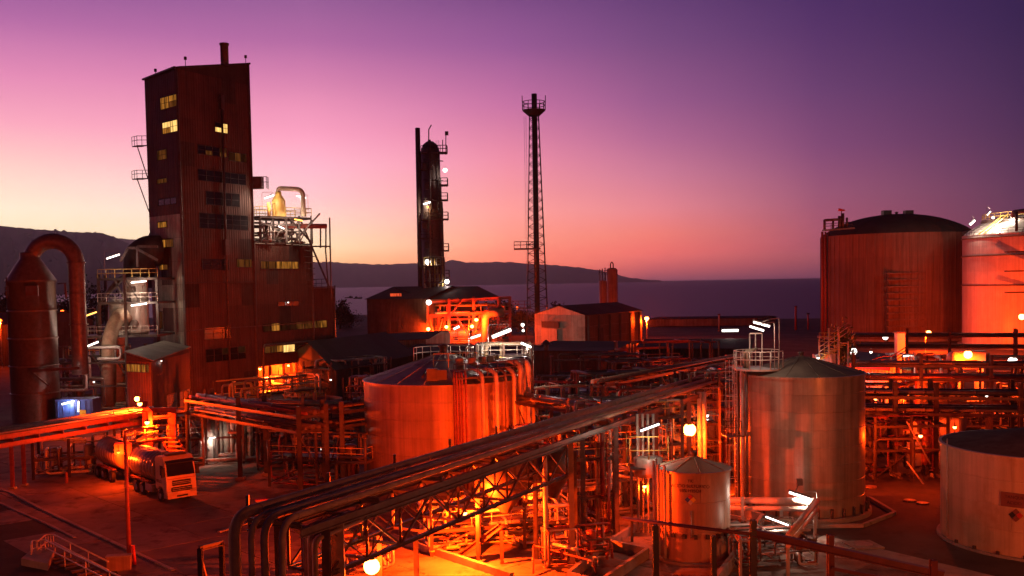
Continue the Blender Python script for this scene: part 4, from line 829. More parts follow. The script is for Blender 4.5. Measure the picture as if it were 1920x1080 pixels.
for py in (442, 537, 478): MB().lathe(V((A6.x, A6.y, zat(1880, py, 222))), [(18.9, 0), (19.15, 0), (19.15, .3), (18.9, .3)], 128).build('wind_girder', LNGW, tank6)
for k, py in enumerate((472, 508, 548)): MB().box(at(1912, py, 221), (6, 1.4, .3)).build('landing', STEEL, tank6)
tube_lamp('upper white tube lamp over the floodlit dome', at(1851, 403, 232), at(1857, 396, 232), 1500, r=.22, col=COOLX, post=at(1850, 420, 222))
tube_lamp('larger white lamp on the left rim of the floodlit dome', at(1819, 421, 236), at(1827, 413, 236), 900, r=.4, col=COOLX, post=at(1822, 440, 226))
tube_lamp('lamp on the dome of the pale tank at the frame edge', at(1893, 412, 232), at(1905, 411, 232), 3500, r=.2, col=COOLX)
wall_lamp('lamp at the foot of the dome stair on the pale tank', at(1862, 408, 233), 1800, E_WHT, COOLX, .3)

# =================================================================== FAR BUILDINGS, COLUMN, MAST
Dp = 290
A7 = G(689, 642); A7 = at(689, 600, Dp); B7 = at(800, 600, 283)
h7 = hall('process_hall', 'dark gabled process hall whose right half is an open lit steel frame', A7, B7, (12, 34, 0), zat(689, 561, Dp), zat(740, 538, Dp+14), SHEETD, ROOF, 'side', 'process building', pw=3.6)
window(h7, zz(at(732, 556, 287.4), zat(732, 556, 287)), (B7-A7).normalized(), 3.6, .9, E_REDW, 3)
o7 = thing('open_process_frame', 'tall open steel bay glowing orange under the roof of the dark hall', 'process structure', at(870, 640, 288)); ze7 = zat(936, 556, 290); zr7 = zat(895, 536.5, 300)
MB().add([at(800, 562, 283), at(938, 557, 286), at(896, 536.5, 303), at(740, 538, 303)]+[p-V((0, 0, .4)) for p in (at(800, 562, 283), at(938, 557, 286), at(896, 536.5, 303), at(740, 538, 303))], [(0, 1, 2, 3), (7, 6, 5, 4), (0, 4, 5, 1), (1, 5, 6, 2), (2, 6, 7, 3), (3, 7, 4, 0)]).build('canopy', ROOF, o7)
for px, y0, y1, D in ((801, 560, 650, 284), (842, 560, 650, 284), (888, 556, 640, 286), (934, 556, 632, 287), (956, 556, 630, 287), (842, 560, 640, 300), (888, 556, 632, 300), (801, 560, 640, 300)):
    MB().ibeam(at(px, y0, D), zz(at(px, y1, D), 0), .8, .8, .1).build('column', RED, o7)
for y, D in ((566, 284), (592, 284), (620, 290)): MB().ibeam(at(800, y+1, D), at(957, y-8, D+1), .5, .8, .1).build('side_beam', RED, o7)
for a, b_ in (((806, 598), (818, 640)), ((830, 598), (818, 640)), ((843, 592), (870, 560)), ((900, 590), (888, 630)), ((905, 590), (920, 630)), ((858, 596), (876, 625))): MB().beam(at(*a, 284), at(*b_, 284), .3, .3).build('brace', RED, o7)
MB().box(at(830, 605, 308), (9, 1, 10)).build('back_wall', SHEETP, o7)
MB().box(zz(at(868, 600, 309), 4), (26, 1, 8)).build('back_wall', SHEETP, o7)
MB().tube(rnd_path([at(912, 660, 281), at(912, 588, 281), at(945, 584, 281)], 2), 1.2, 12).build('duct', PIPE, o7)
MB().tube(rnd_path([at(905, 660, 283), at(905, 586, 283), at(925, 580, 283), at(936, 575, 283), at(936, 560, 283)], 2), .5, 8).build('duct', RED, o7)
process('frame_pipework', 'orange glowing pipes and vessels inside the open steel bay', (at(875, 600, 292).x, 293), (25, 9, 11), 0, 33, 50, (4, 8), True, [('h', -6, -2, 3, 1.4, 7, PIPE2), ('v', 3, -2, 0, 1.2, 6, PIPE2), ('v', -9, -2, 0, 1.6, 4, PIPE2)], True, (.12, .4), [RED, PIPE2, PIPE], 8, bx=5)
wall_lamp('bright lamp at the top left corner of the open bay', at(804, 567, 281), 5200, E_WHT, (1, .3, .06), .75)
wall_lamp('small lamp low at the left column of the open bay', at(803, 617, 281), 5000, E_SOD, SOD, .5)
wall_lamp('lamp on the second column of the open bay', at(837, 613, 281), 6000, E_SOD, SOD, .45)
post_lamp('post lamp before the right half of the open bay', zz(at(880, 660, 278), 0), zat(880, 599, 278), 9000, (2, 0), .5)
wall_lamp('second lamp close under the post lamp before the bay', at(885, 612, 277), 4000, E_SOD, SOD, .45)
tube_lamp('distant white tube lamp inside the open bay', at(851, 617, 279), at(861, 612, 279), 3500, r=.35)
post_lamp('street lamp beyond the bay against the purple sea', zz(at(958, 640, 320), 0), zat(958, 577, 320), 2000, (2, 0), .45, E_SODS)
hall('low_office', 'low plastered office with three small windows below the dark hall', G(668, 700), G(800, 690), (3, 30, 0), zat(740, 632, 215), zat(740, 620, 228), SHEETP, ROOF, 'side', 'office building', ov=.9)
wall_lamp('pair of tiny lamps by the white lit pipes right of the bay', at(980, 609, 240), 2500, E_WHT, COOL, .4); wall_lamp('lower tiny lamp right of the bay', at(981, 620, 240), 1500, E_WHT, COOL, .3)

Dk = 305; col = thing('distillation_column', 'tall dark column vessel with ladder platforms and lamps rising over the hall', 'process column', zz(at(812, 540, Dk), 0)); c = at(812, 540, Dk)
zt = zat(812, 278, Dk); MB().lathe(zz(c, 0), [(3.3, 0), (3.3, zat(812, 400, Dk)), (3.0, zat(812, 395, Dk)), (2.9, zt-1), (2.2, zt+1), (1, zt+2), (.01, zt+2.1)], 24).build('shell', PIPED, col)
MB().tube([zz(at(788, 540, Dk), 0), at(783, 240, Dk)], .75, 12).build('side_stack', PIPED, col)
MB().tube([zz(at(806, 540, Dk-3.4), 8), at(805, 262, Dk-3.4)], .45, 8).build('riser_pipe', PIPED, col); MB().tube(rnd_path([at(829, 540, Dk-2), at(829, 390, Dk-2), at(824, 386, Dk-2)], 1), .35, 8).build('riser_pipe', PIPED, col)
MB().tube([at(804, 262, Dk), at(804, 243, Dk), at(809, 234, Dk)], .18, 5).build('davit', STEEL, col)
for k, (y, x0, x1) in enumerate(((286, 790, 838), (347, 824, 839), (411, 787, 840), (470, 824, 841), (520, 824, 842), (500, 787, 830), (447, 787, 812), (375, 824, 839), (318, 787, 812))):
    a = at(x0, y, Dk-3); b_ = at(x1, y, Dk-3); z_ = b_.z; MB().box(((a.x+b_.x)/2, Dk-2, z_), (b_.x-a.x, 3.4, .4)).build('platform', STEEL, col)
    mb = MB(); rail(mb, [V((a.x, Dk-3.6, z_)), V((b_.x, Dk-3.6, z_)), V((b_.x, Dk-.5, z_))], 2.1, 1.8, .09); mb.build('platform_railing', STEEL, col)
for k in range(3): MB().tube([zz(at(829+k*2.2, 540, Dk-2.6), 14), zz(at(828+k*2.2, 540, Dk-2.6), zat(828, 290+k*45, Dk))], .2+.06*(k == 1), 6).build('riser_pipe', PIPED, col)
for k in range(6): y = 300+k*37; MB().tube([at(793, y, Dk-3.2), at(831, y+2, Dk-3.0)], .16, 5).build('clamp_bar', STEEL, col); MB().box(at(796+5*(k % 3), y+12, Dk-3.6), (1.3, .8, 1.8)).build('instrument_box', STEEL, col)
for k in range(9): y = 300+k*26; MB().tube([at(786, y, Dk), at(795, y, Dk)], .2, 5).build('stack_tie', STEEL, col)
mb = MB(); ladder(mb, at(826, 540, Dk-3.2), zt-14, .9, (1, 0), True); mb.build('ladder', STEEL, col)
for px, y0, y1 in ((836, 250, 290), (830, 262, 286)): MB().tube([at(px, y1, Dk-3), at(px, y0, Dk-3)], .14, 5).build('lamp_mast', STEEL, col)
MB().box(at(837.5, 250, Dk-3), (1, .8, 1.1)).build('lamp_box', STEEL, col)
process('column_pipework', 'pipes and ladders clustered round the foot of the tall column', (at(815, 540, Dk-4).x, Dk-4.6), (6, 2, 25), 0, 44, 22, (17.5, 20, 22.5), True, [], True, (.12, .3), [PIPE, PIPED, YELLOW], 4)
wall_lamp('white lamp high on the right side of the column', at(834.5, 319, Dk-3.2), 3000, E_WHT, COOL, .65)
tube_lamp('white tube lamp half way up the column', at(794, 383, Dk-4), at(807, 379, Dk-4), 900, r=.3, col=COOLX); wall_lamp('amber lamp under the tube lamp half way up the column', at(802, 388, Dk-5), 1500, E_WRM, WRM, .3)
wall_lamp('bright lamp low on the column above the hall roof', at(802, 491, Dk-5), 1000, E_WHT, COOLX, .8)
wall_lamp('pair of lamps at the column foot beside the roof ridge', at(838, 528, Dk-6), 4500, E_WHT, COOL, .7)

# lattice mast with flare pipe
Dm = 290; ms = thing('flare_mast', 'very tall slender lattice mast with top platform carrying a dark flue', 'lattice mast', zz(at(1008, 590, Dm), 0)); c = at(1007.5, 590, Dm)
topc = at(1001, 207, Dm); zt = topc.z; cb = zz(c, 0); MB().tube([cb, zz(at(1001.5, 176, Dm), zat(1001, 176, Dm))], .78, 14).build('flue', PIPED, ms)
wb, wt = 6.5, 2.5; lv = 26; cor = lambda k, i: (lambda f: zz(V((cb.x, cb.y, 0)), zt*f)+V(((-1, 1, 1, -1)[i], (-1, -1, 1, 1)[i], 0))*((wb+(wt-wb)*(f**.85))/2))(k/lv)
for i in range(4): MB().tube([cor(k, i) for k in range(lv+1)], .13, 6).build('leg', STEEL, ms)
for k in range(lv):
    mb = MB()
    for i in range(4):
        j = (i+1) % 4; mb.beam(cor(k, i), cor(k+1, j), .10, .10); mb.beam(cor(k, j), cor(k+1, i), .10, .10); mb.beam(cor(k, i), cor(k, j), .09, .09)
    mb.build('lattice_bay', STEEL, ms)
mb = MB(); mb.lathe(zz(cb, zt-1.6), [(1.6, 0), (3.2, 1.4), (3.3, 1.7), (.9, 1.7)], 16, smooth=False); mb.build('top_platform', STEEL, ms)
mb = MB(); rail(mb, [zz(cb, zt+.1)+V((3.25*math.cos(a), 3.25*math.sin(a), 0)) for a in [2*PI*j/12 for j in range(12)]], 2.3, 2, .1, True); mb.build('top_railing', STEEL, ms)
for s_ in (-1, 1): MB().tube([zz(cb, zt)+V((3.2*s_, -1, 0)), zz(cb, zt+4)+V((3.3*s_, -1, 0))], .12, 5).build('aviation_lamp_pole', STEEL, ms)
zm = zat(1000, 467, Dm); MB().box(zz(cb+V((-2.6, -2, 0)), zm), (7.5, 3.4, .4)).build('rest_platform', STEEL, ms); mb = MB(); rail(mb, [zz(cb+V((-6.3, -.4, 0)), zm), zz(cb+V((-6.3, -3.6, 0)), zm), zz(cb+V((-1, -3.6, 0)), zm)], 2, 1.6, .09); mb.build('rest_railing', STEEL, ms)
zm = zat(980, 577, Dm); MB().box(zz(cb+V((-4.5, -3, 0)), zm), (5, 3, .4)).build('rest_platform', STEEL, ms); mb = MB(); rail(mb, [zz(cb+V((-7, -4.4, 0)), zm), zz(cb+V((-2, -4.4, 0)), zm)], 2, 1.6, .09); mb.build('rest_railing', RED, ms)
mb = MB(); ladder(mb, zz(cb+V((-2.6, -2.4, 0)), 2), zt-4, .6, (1, 0), False); mb.build('ladder', STEEL, ms)

# warehouse in front of the twin silos
FW0 = at(1003, 600, 268); FW1 = at(1097, 600, 252); wd = V(at(1203, 600, 283))-V(FW1)
wh = hall('warehouse', 'pale fronted gabled warehouse before the twin silos', FW0, FW1, (wd.x, wd.y, 0), 8.7, 10.9, SHEET, ROOF, 'deep', 'warehouse', pw=2.8, fmt=SHEETP)
u_ = (FW1-FW0); u_.z = 0; u_.normalize(); MB().box(zz(FW0+u_*6.3+V((0, -1, 0)), 6.0), (7.0, .12, 1.6), math.atan2(u_.y, u_.x)).build('door_header', SHEETD, wh)
MB().box(zz(FW0+u_*5.8+V((0, -.9, 0)), 2.5), (6.4, .12, 5), math.atan2(u_.y, u_.x)).build('door', SHEETP, wh)
wu = V((wd.x, wd.y, 0)).normalized(); wn = V((wu.y, -wu.x, 0))
for k in range(6): MB().ibeam(zz(FW1+wu*(1+k*6.5)+wn*.35, 0), zz(FW1+wu*(1+k*6.5)+wn*.35, 8.4), .5, .4, .06).build('buttress', STEEL, wh)
MB().box(zz(FW1+wu*8.6+wn*.2, 2.6), (3, .15, 5), math.atan2(wu.y, wu.x)).build('side_door', SHEETD, wh)
lit = zz(at(992, 652, 236), 0)
tube_lamp('short bright tube lamp glowing on the left end of the pale warehouse', at(988, 645, 238), at(997, 650, 238), 1800, r=.35, col=COOLX, post=at(985, 660, 238))
sil = thing('silo', 'tall round silo with hooped pipe on top behind the warehouse', 'silo', zz(at(1148, 560, 330), 0), group=None); c = at(1148, 560, 330)
MB().lathe(zz(c, 0), [(1.85, 0), (1.85, zat(1148, 506, 330)), (1.4, zat(1148, 503, 330)), (.01, zat(1148, 502, 330))], 20).build('shell', TOCHRE, sil)
q0 = zat(1148, 503, 330); MB().tube([zz(c, q0)+V((-.45, 0, 0)), zz(c, q0+1.5)+V((-.45, 0, 0)), zz(c, q0+2)+V((0, 0, 0)), zz(c, q0+1.5)+V((.45, 0, 0)), zz(c, q0)+V((.45, 0, 0))], .2, 8).build('hoop_pipe', STEEL, sil)
sil2 = thing('silo', 'shorter silo with a railed pipe frame on top beside its taller twin', 'silo', zz(at(1131, 560, 326), 0)); c = at(1131, 560, 326)
MB().lathe(zz(c, 0), [(1.3, 0), (1.3, zat(1131, 527, 326)), (.01, zat(1131, 525, 326))], 20).build('shell', TOCHRE, sil2)
for dx in (-1, -.2, .7): MB().tube([zz(c+V((dx, -.3, 0)), 15), zz(c+V((dx, -.3, 0)), zat(1131, 503-dx*2, 326))], .16, 6).build('top_pipe', STEEL, sil2)
mb = MB(); rail(mb, [zz(c+V((-1.4, -1, 0)), zat(1131, 516, 326)), zz(c+V((1.2, -1, 0)), zat(1131, 516, 326))], 1.5, .8, .07); mb.build('top_railing', STEEL, sil2)

# low walls and sheds toward the shore
sh = hall('shoreline_shed', 'long low shed on the shore glowing red beside a sodium lamp', G(1216, 612), G(1420, 610), (10, 12, 0), 2.6, 3.2, SHEETP, ROOF, 'side', 'shed', pw=8)
post_lamp('sodium lamp with strong glow at the right end of the warehouse', G(1213, 640), zat(1213, 596, G(1213, 640).y), 15000, bulb=.6, em=E_SOD)
post_lamp('sodium lamp before the dark sheds toward the shore', G(1259, 680), zat(1259, 638, G(1259, 680).y), 3000, bulb=.45, em=E_SODS)
tube_lamp('wide white floodlight low over the dark sheds', at(1354, 620, 200), at(1384, 619.5, 200), 1500, r=.3)
for x, y0, y1, l in ((1492, 575, 606, 'thin post catching red light on the shore'), (1348, 590, 608, 'short bent post on the shore line'), (1515, 588, 606, 'stubby marker post near the big domed tank')):
    q = at(x, y1, 330); o = thing('post', l, 'post', zz(q, 0)); MB().tube([zz(q, 0), at(x, y0, 330)], .35 if x == 1492 else .25, 6).build('shaft', REDP if x != 1348 else PIPE2, o); MB().box(at(x, y0, 330), (.9, .5, .5)).build('cap', STEEL, o)
# =================================================================== DARK SHEDS BETWEEN
hall('dark_roofed_shed', 'large black roofed shed between the tall building and the middle tank', G(632, 760), G(775, 722), (-14, 34, 0), zat(700, 684, 150), zat(690, 630, 176), SHEETD, ROOF, 'side', 'shed', ov=1)
hall('dark_roofed_shed', 'long low shed with a black roof right behind the middle tank roof', G(760, 705), G(1010, 712), (4, 26, 0), zat(900, 668, 176), zat(880, 650, 192), SHEET, ROOF, 'side', 'shed', ov=1)
hall('dark_roofed_shed', 'low dark shed with a small roof cowl before the pale warehouse', G(985, 738), G(1130, 742), (6, 22, 0), zat(1060, 664, 146), zat(1060, 655, 160), SHEET, ROOF, 'side', 'shed', ov=1)
cw = thing('roof_cowl', 'small round roof cowl standing out before the pale wall', 'roof vent', at(1024, 657, 150)); q = at(1024, 657, 150); MB().lathe(q, [(.35, 0), (.35, .8), (.9, .9), (.2, 1.5), (.01, 1.6)], 12, smooth=False).build('cap', STEEL, cw)
# red lit curved canopies
for k, (x0, x1, y, l) in enumerate(((1106, 1150, 668, 'rounded red lit tarpaulin shelter behind the racks'), (1150, 1198, 670, 'second rounded red shelter, nearer the warehouse corner'))):
    a = at(x0, y+26, 158); b_ = at(x1, y+24, 158); o = thing('tarpaulin_shelter', l, 'shelter', zz(a, 0)); n_ = 8; vs = []
    for d in (0, 12):
        for i in range(n_+1): f = i/n_; p = zz(a, 0).lerp(zz(b_, 0), f)+V((0, d, 0)); vs.append(zz(p, zat((x0+x1)/2, y+16, 158)+2.2*math.sin(PI*f)))
    MB().add(vs, [(i, i+1, i+n_+2, i+n_+1) for i in range(n_)], True).build('canopy', RED, o)
    MB().add([zz(v, 0) for v in vs[:n_+1]]+vs[:n_+1], [(i, i+1, i+n_+2, i+n_+1) for i in range(n_)]).build('front_wall', RED, o)
lb = hall('lit_workshop', 'dark roofed workshop with glowing yellow openings behind the pipe bridge', G(1040, 800), G(1180, 800), (6, 18, 0), zat(1100, 735, 120), zat(1100, 722, 128), SHEETD, ROOF, 'side', 'workshop', ov=.8)
P0 = zz(G(1040, 800), 0); u_ = (G(1180, 800)-G(1040, 800)).normalized()
for x0, x1, pm in ((1066, 1080, E_PANEH), (1082, 1087, E_PANE), (1090, 1098, E_PANEH), (1104, 1114, E_PANE), (1126, 1136, E_PANE)):
    t_, z_ = face_hit(x0, 762, P0, u_); t1_, z1_ = face_hit(x1, 742, P0, u_); window(lb, zz(P0+u_*t_, z_), u_, t1_-t_, z1_-z_, pm, 2)
lb = hall('lit_workshop', 'low workshop with a row of small orange openings toward the tall tank', G(1230, 760), G(1330, 752), (6, 18, 0), zat(1280, 690, 142), zat(1280, 680, 150), SHEETD, ROOF, 'side', 'workshop', ov=.8)
P0 = zz(G(1230, 760), 0); u_ = (G(1330, 752)-G(1230, 760)).normalized()
for x0 in (1240, 1248, 1258, 1268, 1282, 1294): t_, z_ = face_hit(x0, 704, P0, u_); window(lb, zz(P0+u_*t_, z_), u_, .55, 1.0, random.choice((E_PANE, E_PANE, E_PANEH)), 1)
hall('dark_roofed_shed', 'broad dark shed roof in shadow left of the tall tank platform', G(1200, 700), G(1400, 702), (8, 30, 0), zat(1300, 655, 180), zat(1300, 632, 205), SHEETD, ROOF, 'side', 'shed', ov=1)
for x, y in ((1353, 682), (1362, 680)): q = at(x, y, 120); o = thing('indicator_lamp', 'upright red glowing lamp stub, %s of a pair behind the racks' % ('left' if x == 1353 else 'right'), 'lamp', q); MB().tube([q, q+V((0, 0, .9))], .16, 8).build('lens', emit('red_glow', (1, .05, .02), 1.2), o); MB().box(q-V((0, 0, .1)), (.4, .4, .2)).build('lamp_base', STEEL, o)

# =================================================================== MAIN DIAGONAL PIPE BRIDGE
M0 = V((-10.2, 36.7, 0)); M1 = V((22.4, 97.7, 0)); md = (M1-M0).normalized(); mn = V((md.y, -md.x, 0)); ML = (M1-M0).length
mp_ = lambda s, off=0, z_=0: M0+md*s+mn*off+V((0, 0, z_))
mbr = thing('pipe_bridge', 'long diagonal pipe bridge of four lagged pipes crossing the foreground', 'pipe bridge', M0)
for off, r, z_, pm in ((-.95, .23, 8.4, PIPE), (-.28, .12, 8.32, PIPE), (.25, .15, 8.35, PIPE), (.95, .13, 8.3, PIPE)):
    drop = .0
    mb = MB(); mb.tube(rnd_path([mp_(1.1+off*.25, off, -.5), mp_(1.1+off*.25, off, z_), mp_(ML, off, z_)], .9, 7), r, 14)
    for k in range(int(ML/3)): q = mp_(2.2+k*3, off, z_); mb.tube([q, q+md*.07], r*1.07, 12)
    mb.build('pipe', pm, mbr)
for off, r in ((.75, .05), (-.55, .06), (.1, .045)): MB().tube([mp_(2.2, off, 8.1), mp_(ML, off, 8.1)], r, 6).build('cable_conduit', PIPED, mbr)
for k in range(14):
    q = 2+k*5; MB().ibeam(mp_(q, -1.35, 7.98), mp_(q, 1.35, 7.98), .16, .2, .03).build('cross_beam', STEEL, mbr); MB().beam(mp_(q, -1.3, 8.05), mp_(q, -1.3, 8.95), .12, .14).build('pipe_stop', STEEL, mbr)
for s_ in (-1.3, 1.3): MB().ibeam(mp_(2.0, s_, 7.7), mp_(ML, s_, 7.7), .2, .34, .04).build('side_beam', STEEL, mbr)
for k in range(9):
    off = 1.15-.21*k; r = .075 if k % 3 else .1; q = mp_(3.0+.16*k, off, 0); MB().tube(rnd_path([zz(q, -.4), zz(q, 7.2), q+md*3+V((0, 0, 7.3))], .4), r, 8).build('downpipe', (PIPE, PIPE2, PIPED)[k % 3], mbr)
for s in (3.6, 26.5, 33.5, 41, 48.5, 56, 63.5):
    for off in (-1.2, 1.2): MB().ibeam(mp_(s, off, 0), mp_(s, off, 7.55), .3, .3, .04).build('column', PIPE if s == 26.5 and off > 0 else STEEL, mbr); MB().box(mp_(s, off, .15), (.6, .6, .3)).build('footing', CONC, mbr)
for s in (4.6,): MB().beam(mp_(s, 1.0, 0), mp_(s, 1.0, 7.5), .5, .25).build('cable_tray_riser', PIPE, mbr)
truss('truss_bridge', 'dark lattice truss girder carrying the pipes over the lit yard', mp_(4), mp_(26.2), 2.1, 5.6, 7.35, 9)
for s in (10.2,): 
    for off in (-1, 1): MB().ibeam(mp_(s, off, 0), mp_(s, off, 5.5), .22, .22, .03).build('column', STEEL, mbr)
# second rack line joining from the middle tank to the bridge
J0 = at(985, 750, 84); J1 = at(1120, 775, 76)
rack('pipe_rack', 'short rack of two pale pipes running from the middle tank to the bridge', (J0.x, J0.y), (J1.x, J1.y), 1.6, (7.1,), 2, [(-.5, 7.55, .22, PIPE2), (.4, 7.5, .18, PIPE)])
K0 = at(1120, 745, 92); K1 = at(1395, 676, 122)
rack('pipe_rack', 'thin upper pipe run parallel behind the bridge', (K0.x, K0.y), (K1.x, K1.y), 1.2, (7.5,), 5, [(-.3, 7.9, .2, PIPE), (.3, 7.85, .12, PIPED)])

# =================================================================== LEFT CENTRE RACKS
R0 = G(378, 872); R1_ = G(590, 925)
rack('pipe_rack', 'dark double level pipe rack with upright stubs left of the middle tank', (R0.x, R0.y), (R1_.x, R1_.y), 2.6, (5.2, 6.4), 6, [(-1, 5.55, .18, PIPED), (-.4, 5.5, .14, PIPED), (.2, 5.55, .2, PIPED), (.9, 5.5, .12, PIPED), (-.7, 6.7, .15, PIPED), (0, 6.75, .2, PIPED), (.8, 6.7, .13, RED)], stubs=.9, cw=.34, legs=(0, 3, 6))
R2 = (R1_.x+13, R1_.y+15)
rack('pipe_rack', 'dark pipe rack arm passing behind the middle tank', (R1_.x+1.2, R1_.y+2.2), R2, 2.6, (5.3, 6.5), 4, [(-1, 5.6, .18, PIPED), (0, 5.6, .16, PIPED), (.9, 5.6, .14, PIPED), (-.5, 6.85, .15, PIPED), (.5, 6.85, .2, PIPED)], stubs=.9, cw=.34, legs=(0, 2, 4))
R3 = at(372, 745, 112); R4 = at(690, 760, 104)
rack('pipe_rack', 'further low rack with closely set stubs before the glowing ground floor', (R3.x, R3.y), (R4.x, R4.y), 2.2, (4.4,), 12, [(-.7, 4.75, .18, PIPED), (0, 4.75, .2, PIPED), (.7, 4.7, .12, PIPED)], stubs=1.3, cw=.26, legs=(0, 4, 8, 12))
process('pipework', 'white lit upright pipes under the left end of the dark rack', (at(395, 850, 99).x, 99), (7, 4, 5), .1, 51, 18, (2.6,), True, [], False, (.08, .2), [PIPE2, GALV, PIPE2, PIPE], 6)
for k in range(9):
    pass
up = thing('heat_exchanger_bank', 'row of tall white upright tubes lit beside the dark rack column', 'heat exchanger', zz(at(425, 880, 98), 0))
for k in range(7): q = at(404+k*11, 860, 99+.2*k); MB().tube([zz(q, .3), zz(q, 4.3)], .22 if k % 2 else .3, 10).build('tube', PIPE2 if k < 5 else PIPE, up)
q = at(392, 850, 98.4); MB().lathe(zz(q, 0), [(.9, 0), (.9, 3.2), (.7, 3.8), (.01, 4)], 16).build('tank', GALV, up); MB().box(zz(at(440, 860, 99.5), .15), (7, 2, .3)).build('base_slab', CONC, up)
tube_lamp('hidden white tube lamp lighting the upright tubes', at(392, 822, 97), at(404, 820, 97), 160, r=.06, col=COOLX)
process('pipework', 'dark pipe cluster around the front corner of the left rack', (R1_.x+.5, R1_.y+3.5), (9, 4, 4.8), -.3, 52, 26, (2.4,), True, [('v', 2, 0, 0, .7, 2.8, PIPED)], True, (.06, .18), [PIPED, RED, PIPED, PIPE], 10)
process('pipework', 'dark pipes between the rack and the glowing ground floor', (at(470, 800, 108).x, 109), (16, 5, 4), -.2, 53, 30, (2.2,), True, [('h', -4, 0, 1.4, .9, 4, PIPED), ('v', 4, 1, 0, 1, 3, PIPED)], True, (.07, .2), [PIPED, PIPED, RED, PIPE], 10, bx=4)
process('pipework', 'glowing pipes and ladders before the open ground floor', (at(500, 740, 140).x, 141), (14, 5, 4.4), .8, 54, 34, (2.4,), True, [('h', -3, -1, 1.5, .9, 4.5, PIPE2)], True, (.08, .2), [PIPE2, YELLOW, PIPE], 10, bx=3)
ct = thing('open_basin', 'low round orange lit basin with a ladder rail before the building', 'basin', zz(at(588, 770, 124), 0)); q = at(588, 770, 126); MB().lathe(zz(q, 0), [(3.6, 0), (3.6, 3.0), (3.45, 3.0), (3.45, .5)], 40).build('wall', TOCHRE, ct); mb = MB(); rail(mb, [zz(q, 3)+V((3.5*math.cos(a), 3.5*math.sin(a), 0)) for a in [PI+PI*j/10 for j in range(-2, 8)]], 1.1, 1, .04); mb.build('railing', YELLOW, ct)
wall_lamp('starry sodium lamp on the steelwork at the building ground floor', at(500, 710, 143), 1500, E_SOD, SOD, .30); wall_lamp('sodium lamp under the ground floor ceiling', zz(inn+Rd*4+Rn*2, 3.5), 2000, E_SOD, SOD, .2); wall_lamp('second sodium lamp under the ground floor ceiling', zz(inn+Rd*11+Rn*2, 3.5), 1500, E_SOD, SOD, .2)
tube_lamp('white tube lamp far under the annex', zz(inn+Rd*17.6+Rn*2.4, 3.4), zz(inn+Rd*19+Rn*2.4, 3.4), 260, r=.08); wall_lamp('small white lamp in the doorway of the ground floor', at(538, 714, 158), 60, E_WHT, COOL, .15)
wall_lamp('pair of small white lights half way up the wing wall', P_(537, 567, .4), 12, E_WHT, COOL, .12, bracket=(0, .3, .2))
process('pipework', 'dark pipes with white glints under the annex corner', (at(650, 735, 150).x, 152), (12, 6, 6), .9, 55, 26, (3, 5), True, [], False, (.08, .2), [GALV, PIPED, PIPE], 6, bx=3)
tube_lamp('white tube lamp behind the pipes right of the annex', at(640, 706, 149), at(652, 703, 149), 420, r=.08)

# =================================================================== LEFT WALKWAY, LOADING STATION
L0 = at(-60, 824, 82); L1 = at(283, 771, 99.5)
ld = V((L1.x-L0.x, L1.y-L0.y, 0)).normalized(); ln_ = V((ld.y, -ld.x, 0)); LL = (zz(L1, 0)-zz(L0, 0)).length
gw = thing('elevated_gallery', 'elevated gallery of flat ducts and pipes glowing orange across the left side', 'pipe gallery', zz(L0, 0)); zg = 5.1
for off, w_, h_, pm in ((-1.7, .9, .25, PIPE), (-.4, 1.0, .35, PIPE2), (.95, 1.1, .22, PIPE), (1.8, .18, .4, RED), (-2.4, .18, .4, RED)):
    a = zz(L0, zg)+ln_*off; MB().beam(a, a+ld*LL, w_, h_).build('duct', pm, gw)
for off, r in ((-1.05, .12), (.3, .14), (1.6, .1)): a = zz(L0, zg+.3)+ln_*off; MB().tube([a, a+ld*LL], r, 8).build('pipe', PIPE2, gw)
for k in range(9): a = zz(L0, zg-.35)+ld*(LL*k/8); MB().ibeam(a-ln_*2.3, a+ln_*2.3, .2, .26, .03).build('cross_beam', RED, gw)
for s_ in (-2.4, 1.8): a = zz(L0, zg-.7)+ln_*s_; MB().ibeam(a, a+ld*LL, .2, .4, .03).build('side_beam', RED, gw)
for px, py in ((24, 918), (46, 912), (285, 860), (-40, 925)): q = G(px, py); MB().ibeam(zz(q, 0), zz(q, zg-.5), .26, .26, .04).build('column', RED, gw); MB().box(zz(q, .12), (.5, .5, .24)).build('footing', CONC, gw)
st = thing('loading_station', 'orange lit truck loading station with portal posts and a railed walkway', 'loading station', G(300, 870)); Ds = 91
for px, y0, y1, D in ((272, 752, 868, 93), (283, 770, 870, 91), (320, 768, 862, 93), (326, 775, 868, 91)): MB().ibeam(at(px, y0, D), zz(at(px, y1, D), 0), .38, .38, .05).build('portal_post', RED, st)
MB().ibeam(at(268, 769, 92), at(330, 769, 92), .4, .45, .05).build('portal_beam', RED, st); MB().ibeam(at(283, 783, 91), at(322, 780, 91), .3, .3, .04).build('portal_beam', RED, st)
zw = 3.6; a = zz(at(232, 840, 88), zw); b_ = zz(at(318, 840, 91), zw); wdv = V((.4, 1.3, 0)); MB().prism([tuple(p[:2]) for p in (a, b_, b_+wdv, a+wdv)], zw-.18, zw).build('walkway', RED, st)
mb = MB(); rail(mb, [a+wdv, a, b_], 1.15, 1.1, .035, mid=3); mb.build('railing', YELLOW, st); mb = MB(); rail(mb, [a+wdv, b_+wdv], 1.15, 1.1, .035); mb.build('railing', YELLOW, st)
sa = zz(at(318, 835, 91), zw); se = zz(at(352, 868, 86), 1.6)
for k in range(8): p = sa.lerp(se, k/7); MB().box(p, (1.5, .35, .08), -.3).build('stair_step', YELLOW, st)
for s_ in (-.75, .75): MB().beam(sa+V((s_, 0, -.1)), se+V((s_, 0, -.1)), .08, .22).build('stair_stringer', RED, st)
